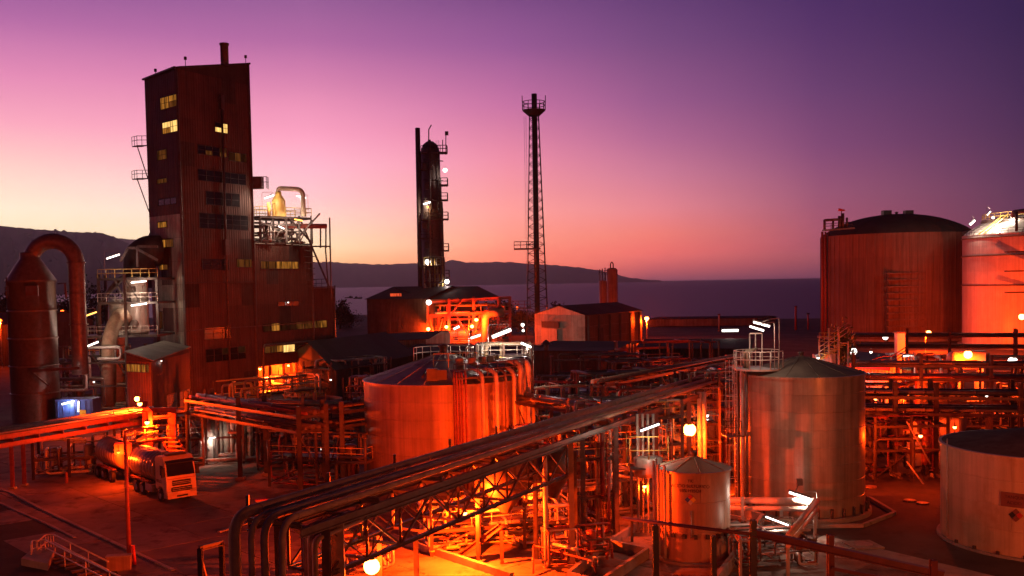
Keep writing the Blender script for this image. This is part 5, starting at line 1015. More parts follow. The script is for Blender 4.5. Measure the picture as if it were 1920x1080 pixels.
q = zz(at(231, 838, 88), 3.2); MB().box(q, (1.4, 1.2, .9), .3).build('loading_head', RED, st); MB().tube([q, q+V((1.5, .3, .8)), q+V((3.4, .4, 1.2))], .12, 8).build('loading_arm', PIPE2, st)
process('pipework', 'orange lit pumps and pipes behind the loading station', (at(300, 800, 97).x, 97.5), (8, 4, 5.4), .2, 61, 24, (2.6, 4.6), True, [('v', -2, .5, 0, .6, 2.4, PIPE2)], True, (.05, .15), [PIPE2, RED, PIPE], 8)
wall_lamp('bright sodium lamp on the station portal above the truck', at(276, 792, 90), 1500, E_SOD, SOD, .20, 'bulkhead lamps on the structures', (0, 0, .7)); wall_lamp('sodium lamp at the end of the glowing gallery', at(262, 757, 97), 2600, E_SOD, SOD, .22)
wall_lamp('starry sodium lamp before the lean-to wall', at(257, 748, 118), 1700, E_SOD, SOD, .3); wall_lamp('sodium lamp low over the truck tank', at(222, 848, 86.5), 500, E_SODS, SOD, .13)
process('pipework', 'pumps and valves with white glints left of the truck', (G(135, 890).x, G(135, 890).y), (6, 3.5, 3.6), .3, 62, 22, (1.8,), True, [('v', 1.5, 0, 0, .45, 2, GALV), ('v', -1.5, .5, 0, .4, 1.8, PIPE2)], False, (.05, .14), [GALV, PIPE2, PIPED], 10)
post_lamp('tall unlit lamp post rising in front of the tanker truck', G(243, 1058), 8.1, 0.01, (1.9, .6), .14, em=GLASS, mt=RED, pole=.16)
# the extra sodium lamps that light the road from the near side
bo = thing('bollard', 'short pale bollard on the road near the walkway legs', 'bollard', G(125, 907)); MB().lathe(G(125, 907), [(.13, 0), (.13, .95), (.08, 1.05), (.01, 1.07)], 10).build('post', RED, bo)
bo = thing('bollard', 'leaning orange lit post by the lamp post foot', 'bollard', G(253, 1060)); q = G(253, 1060); MB().tube([q, q+V((-.12, .1, 1.25))], .11, 8).build('post', REDP, bo)
cb_ = thing('concrete_block', 'pale orange lit block at the top of the handrailed stair', 'concrete block', G(226, 1068)); q = G(224, 1070); MB().box(zz(q, .45), (1.35, .5, .9), .2).build('block', TOCHRE, cb_); MB().box(zz(q, .93), (1.45, .6, .08), .2).build('coping', CONC, cb_)
# handrailed stair at the lower left
hs = thing('yard_stair', 'shallow stair with red lit double handrails at the lower left', 'stair', G(150, 1075)); a = G(85, 1075, .2); b_ = G(250, 1120, .2); n_ = V(((b_-a).y, -(b_-a).x, 0)).normalized()
zs = 1.2
for s_, o_ in ((0, 0), (1, 1)):
    a1 = G(98+s_*(-28), 1040+s_*20, 0)+V((0, 0, zs)); pts = [(70, 1016), (85, 1003), (100, 1002), (203, 1053)] if s_ == 0 else [(58, 1024), (60, 1014), (84, 1012), (205, 1072), (260, 1096)]
    P = [G(x, y, 1.15) for x, y in pts]; Pl = [p-V((0, 0, .5)) for p in P]
    mb = MB(); mb.tube(rnd_path(P, .2), .05, 7); mb.tube(rnd_path(Pl, .2), .04, 7); mb.tube([P[0], Pl[0]], .035, 7)
    for i in range(1, len(P)-1):
        for f in (0, .33, .66): q = P[i].lerp(P[i+1], f); mb.tube([q, zz(q, 0)], .035, 6)
    mb.build('handrail', RAIL, hs)
s0 = G(100, 1045); s1 = G(215, 1105)
for k in range(11): p = s0.lerp(s1, k/10); MB().box(zz(p, .1+.0*k), (1.3, .3, .2), math.atan2((s1-s0).y, (s1-s0).x)+PI/2).build('step', SHEETD, hs)
MB().prism([tuple(G(*p)[:2]) for p in ((40, 1062), (66, 1040), (105, 1040), (90, 1072))], 0, .5).build('landing', CONC, hs)

# =================================================================== TANKER TRUCK
TF = V((-26.6, 80.2, 0)); TR = V((-37.4, 92.6, 0)); td = (TF-TR).normalized(); trz = math.atan2(td.y, td.x)-0  # local +X forward
tk = thing('tanker_truck', 'long two-tank road tanker with an orange lit cab parked at the loading station', 'truck', zz(TF, .06), trz)
def L_(x, y, z_): return V((x, y, z_))
def lb_(mb, name, m_, par=None): return mb.build(name, m_, par or tk, world=False)
def extr(prof, y0, y1, mb=None):
    mb = mb or MB(); n = len(prof); return mb.add([(x, y0, z_) for x, z_ in prof]+[(x, y1, z_) for x, z_ in prof], [list(range(n)), list(range(2*n-1, n-1, -1))]+[(i, i+n, (i+1) % n+n, (i+1) % n) for i in range(n)])
cabm = extr([(-2.15, .95), (-2.15, 3.35), (-1.9, 3.6), (-.75, 3.62), (-.32, 3.28), (-.02, 2.05), (.06, 1.2), (.06, .45), (-.12, .35), (-.55, .35), (-.62, .95), (-.95, 1.2), (-1.45, 1.2), (-1.75, .95)], -1.22, 1.22)
cab = lb_(cabm, 'cab', CREAM)
lb_(MB().add([(-.31, -1.08, 3.24), (-.31, 1.08, 3.24), (.0, 1.12, 2.12), (.0, -1.12, 2.12), (-.28, -1.08, 3.26), (-.28, 1.08, 3.26), (.035, 1.12, 2.12), (.035, -1.12, 2.12)], [(4, 7, 6, 5), (0, 1, 2, 3), (0, 4, 5, 1), (1, 5, 6, 2), (2, 6, 7, 3), (3, 7, 4, 0)]), 'windscreen', GLASS, None)
lb_(MB().box((-.05, 0, 3.22), (.5, 2.3, .1), M=Matrix.Rotation(.25, 3, 'Y')), 'sun_visor', BLACK)
lb_(MB().box((-1.0, 0, 3.72), (.7, 1.5, .18)), 'roof_lights', BLACK)
for s_ in (-1, 1):
    lb_(MB().add([(-.35, s_*1.235, 2.1), (-1.2, s_*1.235, 2.1), (-1.2, s_*1.235, 2.9), (-.55, s_*1.235, 2.9)], [(0, 1, 2, 3)]), 'side_window', GLASS)
    lb_(MB().box((-.12, s_*1.42, 2.45), (.16, .26, .75)).beam((-.3, s_*1.2, 2.75), (-.12, s_*1.42, 2.75), .05, .05), 'mirror', BLACK)
    lb_(MB().box((.06, s_*.95, .85), (.1, .42, .24)), 'headlight', GALV)
    lb_(MB().box((-1.15, s_*1.2, .7), (1.3, .1, .12)), 'step', BLACK)
lb_(MB().box((.075, 0, 1.55), (.06, 1.5, .42)), 'grille', BLACK); lb_(MB().box((.085, 0, 1.05), (.06, 1.7, .36)), 'grille', BLACK)
for z_ in (.98, 1.12, 1.5, 1.62): lb_(MB().box((.125, 0, z_), (.03, 1.6, .035)), 'grille_bar', GALV)
lb_(MB().box((.08, 0, .5), (.16, 2.4, .3)), 'bumper', CREAM); lb_(MB().box((.17, 0, .52), (.02, .9, .14)), 'lower_grille', BLACK)
lb_(MB().box((.08, 0, 1.9), (.02, 2.2, .04)), 'trim_line', REDP)
cu = bpy.data.curves.new('lettering', 'FONT'); cu.body = 'MELLO'; cu.size = .34; cu.extrude = .004; cu.align_x = 'CENTER'; o = as_mesh(cu, 'lettering', INK); o.parent = tk
o.matrix_local = Matrix.Translation((-1.45, -1.235, 1.5)) @ Matrix.Rotation(PI/2, 4, 'X')
def wheel(x, y, r=.52):
    s_ = 1 if y > 0 else -1
    w_ = lb_(MB().lathe((x, y-s_*.17, r), [(.28, 0), (r*.96, 0), (r, .04), (r, .3), (r*.96, .34), (.3, .34)], 24, axis=(0, s_, 0)), 'wheel', BLACK)
    MB().lathe((x, y-s_*.12, r), [(.01, .24), (.12, .26), (.14, .2), (.28, .22), (.31, .29), (.31, .0)], 18, axis=(0, s_, 0)).build('rim', GALV, w_, world=False)
for x in (-1.2, -5.0, -6.3, -12.3, -14.2, -15.6):
    for y in (-1.12, 1.12): wheel(x, y)
lb_(MB().box((-4.6, 0, .95), (6.8, .9, .25)), 'chassis', BLACK); lb_(MB().box((-13.2, 0, .95), (6.4, .9, .25)), 'trailer_chassis', BLACK); lb_(MB().beam((-7.8, 0, .85), (-10.2, 0, .85), .12, .12), 'drawbar', BLACK)
def horiz(x0, x1, R, zc, name):
    k = .16; L = x1-x0; prof = [(.01, 0)]+[(R*math.sin(a), R*k*(1-math.cos(a))) for a in [PI/2*j/5 for j in range(1, 6)]]+[(R, L-R*k)]+[(R*math.cos(a), L-R*k+R*k*math.sin(a)) for a in [PI/2*j/5 for j in range(1, 5)]]+[(.01, L)]
    b_ = lb_(MB().lathe((x0, 0, zc), prof, 32, axis=(1, 0, 0)), name, TOCHRE)
    nr = 9
    for i in range(nr): x = x0+L*(i+.5)/nr; MB().lathe((x, 0, zc), [(R+.002, 0), (R+.03, .01), (R+.03, .06), (R+.002, .07)], 32, axis=(1, 0, 0)).build('band', GALV, b_, world=False)
    return b_
horiz(-8.2, -2.5, 1.24, 2.36, 'front_tank'); horiz(-16.3, -10.8, 1.24, 2.36, 'rear_tank')
for x0, x1 in ((-8, -3), (-16, -11)):
    lb_(MB().box(((x0+x1)/2, 0, 3.5), (x1-x0, .5, .3)), 'top_walkway', GALV)
    for s_ in (-1, 1): lb_(MB().box(((x0+x1)/2-.3, s_*1.05, 1.2), (x1-x0-1, .3, .12)), 'side_guard', RED)
lb_(MB().box((-3.6, -1.0, .8), (1.5, .5, .6)), 'fuel_tank', GALV); lb_(MB().box((-3.6, 1.0, .8), (1.5, .5, .6)), 'fuel_tank', GALV)
for x in (-4.2, -6.2, -12.4, -14.6): lb_(MB().lathe((x, 0, 3.44), [(.3, 0), (.3, .2), (.01, .25)], 12), 'manhole', GALV)
lb_(MB().box((-9.5, 0, 1.7), (1.0, 1.6, 1.3)), 'pump_box', BLACK)
for x in (-13.2, -14.9): lb_(MB().box((x, -1.18, 1.15), (1.5, .3, .06)), 'mudguard', RED)
# =================================================================== CENTRAL PIPEWORK UNDER THE BRIDGE
process('pipework', 'glowing yellow valve manifold beneath the truss girder', (-1.5, 66), (9, 5, 3), .25, 71, 34, (1.6,), True, [('h', -2, 1, 1.2, .6, 3, PIPE2)], True, (.05, .13), [PIPE2, YELLOW, PIPE2], 12, bx=3)
process('pipework', 'two deck steel frame of glowing pipes beside the tall orange post', (3.2, 69), (6, 5, 7), .2, 72, 34, (2.7, 5.2), True, [('v', -1.5, 0, 0, .7, 3.2, PIPE2), ('h', -1, .5, 4.2, .7, 3, PIPED)], True, (.05, .15), [PIPE2, RED, PIPE], 10)
process('pipework', 'three deck steel frame of red lit pipes under the middle of the bridge', (8.2, 75), (7, 5, 8.2), .35, 73, 40, (2.7, 5, 7), True, [('v', 1, 0, 0, .8, 4, PIPE)], True, (.05, .16), [RED, PIPE2, PIPE, PIPED], 10)
process('pipework', 'orange pipes behind the small tank near the glaring lamp', (12.4, 84), (8, 5, 8), .2, 74, 40, (2.7, 5.2, 7), True, [('h', -2, -1, 3.6, .8, 4, PIPE2), ('v', 2.6, 1, 0, .7, 5, PIPE2)], True, (.05, .17), [PIPE2, RED, PIPE], 10, bx=3)
process('pipework', 'steel frame with crossed braces left of the tall tank', (17.2, 88), (5, 5, 9), .1, 75, 30, (3, 6, 8), True, [('v', 0, 0, 0, .9, 5, PIPE2)], True, (.06, .2), [RED, PIPE2, PIPE], 8)
process('pipework', 'dim pipe frame further back below the long bridge', (5.5, 95), (10, 5, 7.4), .3, 76, 36, (3, 6), True, [('h', -2, 0, 3, 1, 4, PIPED)], False, (.08, .2), [PIPED, RED, PIPE], 6, bx=3)
process('pipework', 'dim pipe frame behind the right part of the bridge', (13, 108), (12, 6, 7.4), .3, 77, 40, (3, 6), True, [('v', 3, 0, 0, 1.2, 5, PIPED)], False, (.08, .2), [PIPED, RED, PIPE], 6, bx=3)
process('pipework', 'red lit pipes low behind the right end of the middle tank', (-1.5+4.5, 84), (7, 4, 5), .1, 78, 26, (2.5,), True, [('v', -1, 0, 0, .8, 3, RED)], True, (.06, .18), [RED, PIPE2, PIPED], 6)
dv = thing('hopper_vessel', 'dark tapered hopper vessel hanging under the bridge girder', 'vessel', (-.3, 61, 0)); MB().lathe((-.6, 61.5, 3.0), [(.3, 0), (.5, .3), (1.9, 2.0), (1.9, 3.9), (1.2, 4.3), (.01, 4.4)], 24).build('shell', STEEL, dv); MB().lathe((2.4, 63.5, 3.4), [(.2, 0), (1.2, 1.5), (1.2, 3.0), (.01, 3.3)], 20).build('shell', STEEL, dv)
for x, y in ((-2.3, 60.5), (1.2, 60.5), (3.8, 63), (-2.3, 62.5)): MB().ibeam((x, y, 0), (x, y, 6.4), .2, .2).build('support_leg', STEEL, dv)
MB().ibeam((-2.3, 60.5, 5.3), (3.8, 63, 5.3), .2, .25).build('support_beam', STEEL, dv)
for px, w_, y0, y1, l in ((1044, .55, 872, 1012, 'narrow greenish cable tray riser under the bridge'), (1128, .75, 830, 1000, 'wide greenish cable tray riser under the bridge')):
    q = G(px, y1); o = thing('cable_tray_riser', l, 'cable tray', q); z1_ = zat(px, y0, q.y); MB().box(zz(q, z1_/2), (w_, .12, z1_)).build('tray', TOCHRE, o)
    for k in range(4): MB().tube([zz(q+V((-w_*.36+k*w_*.24, -.1, 0)), .1), zz(q+V((-w_*.36+k*w_*.24, -.1, 0)), z1_)], .035, 5).build('cable', PIPE, o)
for px, y0, y1, r, l in ((1025, 838, 1066, .15, 'tall orange lit post under the bridge'), (1069, 846, 1030, .12, 'tall dark post right of the tall orange post'), (1154, 812, 985, .12, 'grey lit post near the middle of the bridge'), (1312, 735, 838, .2, 'left of two bright yellow pipes by the glaring lamp'), (1321, 735, 840, .18, 'right of two bright yellow pipes by the glaring lamp'), (1262, 745, 860, .14, 'orange pipe left of the glaring lamp')):
    q = G(px, y1) if y1 > 900 else zz(at(px, y1, 81), 0); o = thing('steel_post', l, 'post', q); MB().tube([zz(q, 0), zz(q, zat(px, y0, q.y))], r, 10).build('shaft', PIPE2 if px != 1069 else STEEL, o); MB().lathe(zz(q, 0), [(r*2, 0), (r*2, .15), (r, .2)], 10).build('foot', STEEL, o)
# lit twin pipes with elbows left of the small tank
bp_ = thing('pipe_pair', 'two bright yellow lit pipes turning down beside the small tank', 'pipe', zz(at(1190, 900, 70), 0))
for dy in (0, 15): MB().tube(rnd_path([at(1140, 872+dy*1.1, 70), at(1196+dy, 884+dy*1.1, 68.5), zz(at(1198+dy, 884, 68.5), 7-dy*.1)], .5), .14, 10).build('pipe', PIPE2, bp_)
# lamp platform with railing and pale kettle beside the small tank
kp = thing('lamp_platform', 'small railed platform with a pale drum and a white tube lamp above', 'platform', zz(at(1215, 870, 66), 0)); q = at(1215, 872, 66); zk = q.z
MB().box(zz(q, zk-.1), (2.6, 1.8, .12)).build('deck', STEEL, kp); MB().lathe(zz(q+V((0, 0, 0)), zk-.7), [(.01, 0), (.9, 0), (.95, .3), (.95, 1.2), (.01, 1.3)], 18).build('drum', TPALE, kp)
mb = MB(); rail(mb, [zz(q+V((-1.3, .8, 0)), zk), zz(q+V((-1.3, -.9, 0)), zk), zz(q+V((1.2, -.9, 0)), zk)], 2.0, 1.2, .035, mid=2); mb.build('railing', YELLOW, kp)
for dx in (-1.2, 1.2): MB().ibeam(zz(q+V((dx, -.8, 0)), 0), zz(q+V((dx, -.8, 0)), zk-.15), .16, .16).build('leg', STEEL, kp)
for k in range(4): MB().tube([zz(q+V((-.6+k*.35, .6, 0)), .3), zz(q+V((-.6+k*.35, .6, 0)), 8.2)], .09, 8).build('riser_pipe', PIPE2, kp)
tube_lamp('white tube lamp over the small railed platform under the bridge', at(1201, 808, 64), at(1236, 795, 64), 170, r=.085, col=COOLX)
# pit walls right of centre foreground
pit = thing('bund_pit', 'dark square pit with lit concrete rims left of the small tank', 'bund wall', G(1150, 1080))
pts = [G(1066, 1095), G(1142, 1032), G(1214, 1048), G(1125, 1110)]
for a, b_ in zip(pts, pts[1:]+pts[:1]): MB().beam(zz(a, .35), zz(b_, .35), .22, .7).build('wall', CONC, pit)
MB().prism([tuple(p[:2]) for p in pts], .005, .02).build('floor', SOIL, pit)
bw = thing('bund_wall', 'long low concrete wall running from the pit toward the back', 'bund wall', G(1190, 995)); MB().beam(zz(G(1120, 1045), .3), zz(G(1222, 975), .3), .22, .6).build('wall', CONC, bw)
bw2 = thing('bund_wall', 'pale sloping wall edge between the small tank and the valve cluster', 'bund wall', G(1400, 1050)); MB().beam(zz(G(1340, 1110), .4), zz(G(1430, 985), .4), .25, .8).build('wall', CONC, bw2); MB().beam(zz(G(1430, 985), .4), zz(G(1374, 965), .4), .25, .8).build('wall', CONC, bw2)
# apron patch, coloured pale to lift the lamp's pool of light, and ramp
struct(MB().prism([tuple(G(*p)[:2]) for p in ((800, 1000), (1010, 1010), (1030, 1085), (720, 1100), (700, 1060))], 0, .04).build('concrete_apron', APRON))
rp_ = thing('sloping_conveyor', 'red sloping beam rising from the yellow lit apron', 'beam', G(855, 1050)); MB().ibeam(G(855, 1048, .1), at(940, 985, 60.5), .35, .35, .05).build('beam', RED, rp_); MB().ibeam(zz(at(940, 985, 60.5), 0), at(940, 985, 60.5), .2, .2).build('prop', RED, rp_)
hr = thing('pipe_handrail', 'orange lit pipe rail crossing before the tall orange post', 'railing', G(1060, 1060)); MB().tube(rnd_path([G(1000, 1075, .2), G(1000, 1022, 1.2), G(1112, 1052, 1.2), G(1118, 1075, .2)], .25), .06, 8).build('rail', RED, hr); MB().tube(rnd_path([G(1030, 1018, 1.5), G(1080, 1030, 1.5), G(1088, 1048, .4)], .3), .1, 8).build('rail', PIPE2, hr)
for k in range(2): MB().tube(rnd_path([G(1103+k*10, 1062-k*6, .1), G(1103+k*10, 1050-k*6, 1.6), G(1111+k*10, 1052-k*6, 1.6), G(1111+k*10, 1066-k*6, .1)], .15), .04, 6).build('hoop', PIPE2, hr)
rail_wall = thing('low_wall', 'red lit low wall crossing the lower middle yard', 'low wall', G(780, 1020)); MB().beam(zz(G(735, 1015), .25), zz(G(960, 1090), .25), .3, .5).build('wall', CONC, rail_wall)
process('pipework', 'orange lit pumps low at the lower edge under the truss', (-9.5, 60), (4, 2.5, 1.8), .3, 79, 14, (1.2,), False, [], False, (.05, .12), [RED, PIPE2], 4)
process('pipework', 'red valves and hoses near the pit wall', (3.6, 60.5), (4, 3, 2.4), .2, 80, 20, (1.2,), False, [('v', 1, 0, 0, .3, 1.2, RED)], False, (.04, .11), [RED, PIPE2, PIPED], 8)

# valve cluster below the lamps at lower right, with the elbowed pair of pipes
vx = G(1450, 1060); process('valve_station', 'crowded valve station under two tube lamps at lower right', (vx.x-.2, vx.y+1.2), (4.6, 4.6, 2.0), .1, 81, 44, (.9, 1.5), False, [('v', -1.4, 1.4, 0, .35, 1.3, GALV), ('v', 1.6, -1, 0, .4, 1.0, RED)], False, (.035, .09), [PIPED, STEEL, PIPE, GALV, RED], 26, cat='valve station')
ep = thing('elbow_pipe_pair', 'two pale pipes making a sharp bend in front of the tall tank', 'pipe', G(1500, 1040)); z_ = 2.4
for k, (dz, r, m_) in enumerate(((0, .19, PIPE2), (-.5, .14, PIPE2))):
    a = at(1340, 915, 66.5); b_ = at(1530, 949, 65.5); c_ = at(1478, 1012, 56.6); MB().tube([zz(a, z_+dz), zz(b_, z_+dz)-V((.0, 0, 0)), zz(c_, z_+dz)], r, 12).build('pipe', m_, ep)
for px, D in ((1392, 65.9), (1465, 65.5), (1528, 64.8), (1500, 60.4), (1477, 56.8)): q = at(px, 1000, D); MB().ibeam(zz(q, 0), zz(q, z_+ (.3 if px == 1392 else -.55)), .17, .17, .03).build('support_leg', GALV, ep)
tube_lamp('bright white tube lamp above the pipe bend before the tall tank', at(1480, 923, 65.8), at(1519, 936, 65.2), 420, r=.11, post=at(1532, 990, 65.3), n=2, col=COOLX)
tube_lamp('second warmer tube lamp beside the valve station', at(1436, 969, 59.5), at(1478, 985, 59.5), 110, E_WHT, COOLX, r=.06, post=at(1488, 1010, 59.5))
fc = thing('flood_lamp_arm', 'small unlit floodlight on a tilted arm before the tall tank', 'lamp', at(1492, 935, 63)); MB().tube([at(1490, 925, 63), at(1497, 908, 63)], .05, 6).build('arm', STEEL, fc); MB().box(at(1499, 904, 63), (.35, .25, .4)).build('head', STEEL, fc)
mh = thing('manhole_slab', 'square pale slab with a round cover at lower right', 'manhole', G(1620, 1025)); q = G(1618, 1024); MB().box(zz(q, .06), (1.9, 1.9, .12), .15).build('slab', CONC, mh); MB().lathe(zz(q, .12), [(.01, .05), (.55, .05), (.6, 0)], 20, smooth=False).build('cover', GALV, mh)
struct(MB().prism([tuple(G(*p)[:2]) for p in ((1545, 1005), (1900, 1090), (1900, 1110), (1420, 1110), (1420, 1060))], 0, .05).build('pavement', CONC))

# near red painted frame crossing the lower right corner
nf = thing('rack_frame', 'near dark red steel frame with posts across the lower right corner', 'steel frame', (12, 30, 0)); NA = lambda px, py, D=33: at(px, py, D)
MB().ibeam(NA(1410, 998), NA(1770, 1078, 31), .2, .24, .03).build('beam', RED, nf); MB().tube([NA(1168, 972, 36), NA(1412, 1002, 33)], .06, 8).build('beam', RED, nf)
MB().beam(NA(1560, 1066, 32), NA(1800, 1110, 31), .08, .1).build('beam', RED, nf)
for px, py, D, w_, m_ in ((1412, 975, 33, .2, STEEL), (1557, 1003, 32.3, .2, RED), (1229, 984, 35.5, .2, STEEL), (1338, 1005, 33.8, .17, STEEL), (1388, 1010, 33.4, .09, GALV), (1750, 1050, 31, .2, RED)): a = NA(px, py, D); MB().ibeam(zz(a, 0), a, w_, w_, .025).build('post', m_, nf)
# dark box frame at the lower left beside the bridge's downpipes
df = thing('steel_portal', 'dark steel box frame left of the bridge downpipes', 'steel frame', G(395, 1110)); a = at(375, 1028, 42); b_ = at(415, 1018, 44)
MB().ibeam(zz(a, 0), a, .2, .2).build('post', SHEETD, df); MB().ibeam(zz(b_, 0), b_, .2, .2).build('post', SHEETD, df); MB().ibeam(a, b_, .2, .2).build('beam', SHEETD, df); MB().beam(a-V((0, 0, .3)), zz(b_, 1), .1, .1).build('brace', STEEL, df)
cbx = thing('traffic_barrier', 'orange lit barrier block at the road edge by the bridge', 'barrier', G(490, 960)); q = G(490, 962); MB().box(zz(q, .5), (.8, .5, 1.0), .4).build('body', TOCHRE, cbx); MB().box(zz(q, 1.04), (.9, .6, .08), .4).build('cap', REDP, cbx)

# =================================================================== RIGHT SIDE RACKS
X0 = G(1634, 915); X1 = G(1748, 932)
r0 = at(1600, 760, 88); r1 = at(1985, 772, 84)
rack('pipe_rack', 'dark multi-level pipe rack crossing right of the tall tank', (r0.x, r0.y), (r1.x, r1.y), 3.2, (5.3, 6.7), 5, [(-1.2, 5.65, .2, PIPED), (-.5, 5.6, .15, RED), (.3, 5.65, .22, PIPED), (1.1, 5.6, .14, PIPE), (-.9, 7.05, .2, PIPED), (0, 7.0, .14, PIPE), (.9, 7.05, .22, PIPED)], stubs=1.3, cw=.32, legs=(0, 1, 2, 4))
r0 = at(1600, 720, 108); r1 = at(1990, 716, 102)
rack('pipe_rack', 'second dark rack higher behind, with railings of thin pipes', (r0.x, r0.y), (r1.x, r1.y), 2.4, (6.2, 7.6), 6, [(-.7, 6.5, .2, PIPED), (.2, 6.5, .2, PIPED), (.8, 6.5, .12, RED), (-.4, 7.9, .18, PIPED), (.5, 7.9, .13, PIPED)], stubs=1.2, cw=.3, legs=(0, 2, 4, 6))
r0 = at(1585, 640, 172); r1 = at(1990, 632, 160)
rack('pipe_rack', 'far long rack of thin pipes under the huge tanks', (r0.x, r0.y), (r1.x, r1.y), 2.4, (5.2, 7.0), 10, [(-.7, 5.5, .2, RED), (.4, 5.5, .25, PIPED), (-.4, 7.3, .25, RED), (.5, 7.3, .2, PIPED)], stubs=1.2, cw=.35, legs=(0, 3, 5, 8, 10), mt=RED)
r0 = at(1600, 665, 140); r1 = at(1990, 672, 132)
rack('pipe_rack', 'middle red lit rack below the far long one', (r0.x, r0.y), (r1.x, r1.y), 2, (4.5, 5.8), 8, [(-.6, 4.8, .16, RED), (.4, 4.8, .2, RED), (0, 6.1, .2, PIPE)], stubs=.6, cw=.3, legs=(0, 4, 8), mt=RED)
X = at(1700, 860, 84); process('pipework', 'braced dark steel frame standing right of the tall tank', (X.x, 85.5), (6, 5, 5.4), 0, 91, 18, (2.6, 4.6), True, [('v', -2.2, 1.5, 0, .8, 3.6, PIPED), ('v', 2.4, .5, 0, .35, 3.2, RED)], False, (.06, .16), [PIPED, RED, STEEL], 6)
for px, py in ((1655, 880), (1742, 935)): q = G(px, py)
for a, b_, l in (((1700, 790), (1745, 870), 'upper pale diagonal brace of the dark frame'), ((1700, 865), (1748, 930), 'lower diagonal brace of the dark frame')):
    o = thing('diagonal_brace', l, 'brace', at(*a, 82)); MB().tube([at(*a, 82), at(*b_, 82)], .07, 6).build('rod', PIPE2, o)
for px, py, l in ((1633, 914, 'left round footing of the dark frame on the dim yard'), (1706, 940, 'middle round footing of the dark frame on the dim yard'), (1730, 945, 'wide flat cover on the dim yard')): q = G(px, py); o = thing('footing', l, 'footing', q); MB().lathe(q, [(.45, 0), (.45, .12), (.3, .14), (.01, .15)], 18, smooth=False).build('disc', TOCHRE, o)
hall('orange_lit_building', 'plain wall glowing orange behind the right racks', G(1590, 805), G(1800, 818), (8, 14, 0), zat(1690, 772, 112), zat(1690, 762, 118), SHEETP, ROOF, 'side', 'building', ov=.4)
wall_lamp('sodium lamp low behind the right racks above the cream tank', at(1790, 801, 98), 1100, E_SOD, SOD, .16); wall_lamp('hidden sodium lamp facing the orange wall', zz(at(1700, 800, 106), 5), 1800, E_SOD, SOD, .2); wall_lamp('second hidden sodium lamp facing the orange wall', zz(at(1640, 800, 107), 4), 900, E_SOD, SOD, .2)
dt = thing('cooling_unit', 'black upright tank in shadow behind the frame right of the tall tank', 'tank', zz(at(1650, 850, 96), 0)); MB().lathe(zz(at(1652, 850, 97), 0), head_prof(2.0, 4.8, .25), 24).build('shell', ROOFD, dt)
of = hall('white_office', 'white walled building with a red band under a dark flat roof', at(1588, 700, 116), at(1678, 700, 110), (6, 16, 0), zat(1640, 684, 112), zat(1640, 676, 120), SHEETP, ROOFP, 'side', 'office building', ov=.3, fmt=WHITE)
u_ = (at(1678, 700, 110)-at(1588, 700, 116)); u_.z = 0; u_.normalize(); q = zz(at(1588, 700, 116), zat(1630, 682, 113)); MB().beam(q+V((-.2, -.45, -.1)), q+u_*6.2+V((-.2, -.45, -.1)), .12, .9).build('red_band', REDP, of)
# stair tower
stw = thing('stair_tower', 'small lit stair tower with open railings left of the white office', 'stair tower', zz(at(1562, 690, 108), 0))
for px, y0 in ((1536, 636), (1554, 615), (1572, 612), (1590, 640)): MB().ibeam(zz(at(px, 700, 108), 0), at(px, y0, 108), .16, .16).build('column', PIPE2, stw)
for k in range(9): p = at(1538+k*5.5, 672-k*3.6, 108.5); MB().box(p, (.6, 1.2, .08)).build('stair_step', YELLOW, stw)
for dz in (0, .5, 1.0): MB().tube([at(1536, 660, 107.6)+V((0, 0, dz)), at(1590, 622, 107.6)+V((0, 0, dz))], .04, 6).build('handrail', PIPE2, stw)
for y in (640, 656, 672): mb = MB(); rail(mb, [at(1536, y, 107.5), at(1574, y, 107.5)], .9, .6, .03); mb.build('railing', YELLOW, stw)
MB().box(at(1545, 690, 109), (2.2, 1, 3)).build('cabinet', WHITE, stw)
wall_lamp('round white lamp on the flat roof right of the stair tower', at(1600, 659, 113), 900, E_WHT, COOL, .4); wall_lamp('tiny white lamp right of the round roof lamp', at(1633, 660, 113), 120, E_WHT, COOL, .15); wall_lamp('tiny white lamp at the foot of the stair tower', at(1534, 671, 107), 160, E_WHT, COOL, .14)
tr_ = thing('bush', 'yellow green lit bush beside the stair tower', 'bush', zz(at(1582, 665, 111), 0)); mb = MB(); rs = random.Random(4)
for k in range(900):
    c = at(1580, 650, 111)+V((rs.gauss(0, .55), rs.gauss(0, .6), rs.gauss(0, .95))); d = V((rs.uniform(-1, 1), rs.uniform(-1, 1), rs.uniform(-1, 1))).normalized(); e_ = d.orthogonal().normalized(); mb.add([c, c+d*.28+e_*.09, c+d*.5, c+d*.28-e_*.09], [(0, 1, 2, 3)])
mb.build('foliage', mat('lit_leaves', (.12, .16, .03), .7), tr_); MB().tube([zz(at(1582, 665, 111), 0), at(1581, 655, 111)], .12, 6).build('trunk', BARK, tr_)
# stair rails rising right of the office, orange vessel, street lamps
er = thing('stair_railing', 'slanting dark red triple handrail above the office roof', 'railing', at(1640, 675, 112))
for dy in (0, 6, 12): MB().tube([at(1636, 674+dy, 110), at(1655, 668+dy, 110), at(1672, 668+dy, 110), at(1700, 650+dy, 110)], .06, 6).build('rail', RED, er)
ov = thing('horizontal_vessel', 'orange lit horizontal pressure vessel by the starry lamp', 'pressure vessel', zz(at(1800, 690, 128), 0)); a = at(1778, 677, 128); MB().lathe(a, head_prof(1.25, 5.2, .4), 24, axis=(1, .05, 0)).build('shell', TOCHRE, ov)
for f in (.2, .75): MB().box(zz(a+V((5.2*f, 0, 0)), (a.z-1)/2), (.35, 1.8, a.z-1)).build('saddle', CONC, ov)
post_lamp('sodium lamp on a straight post in front of the huge domed tank', zz(at(1735, 690, 225), 0), zat(1735, 622, 225), 8000, (.5, -.3), .5)
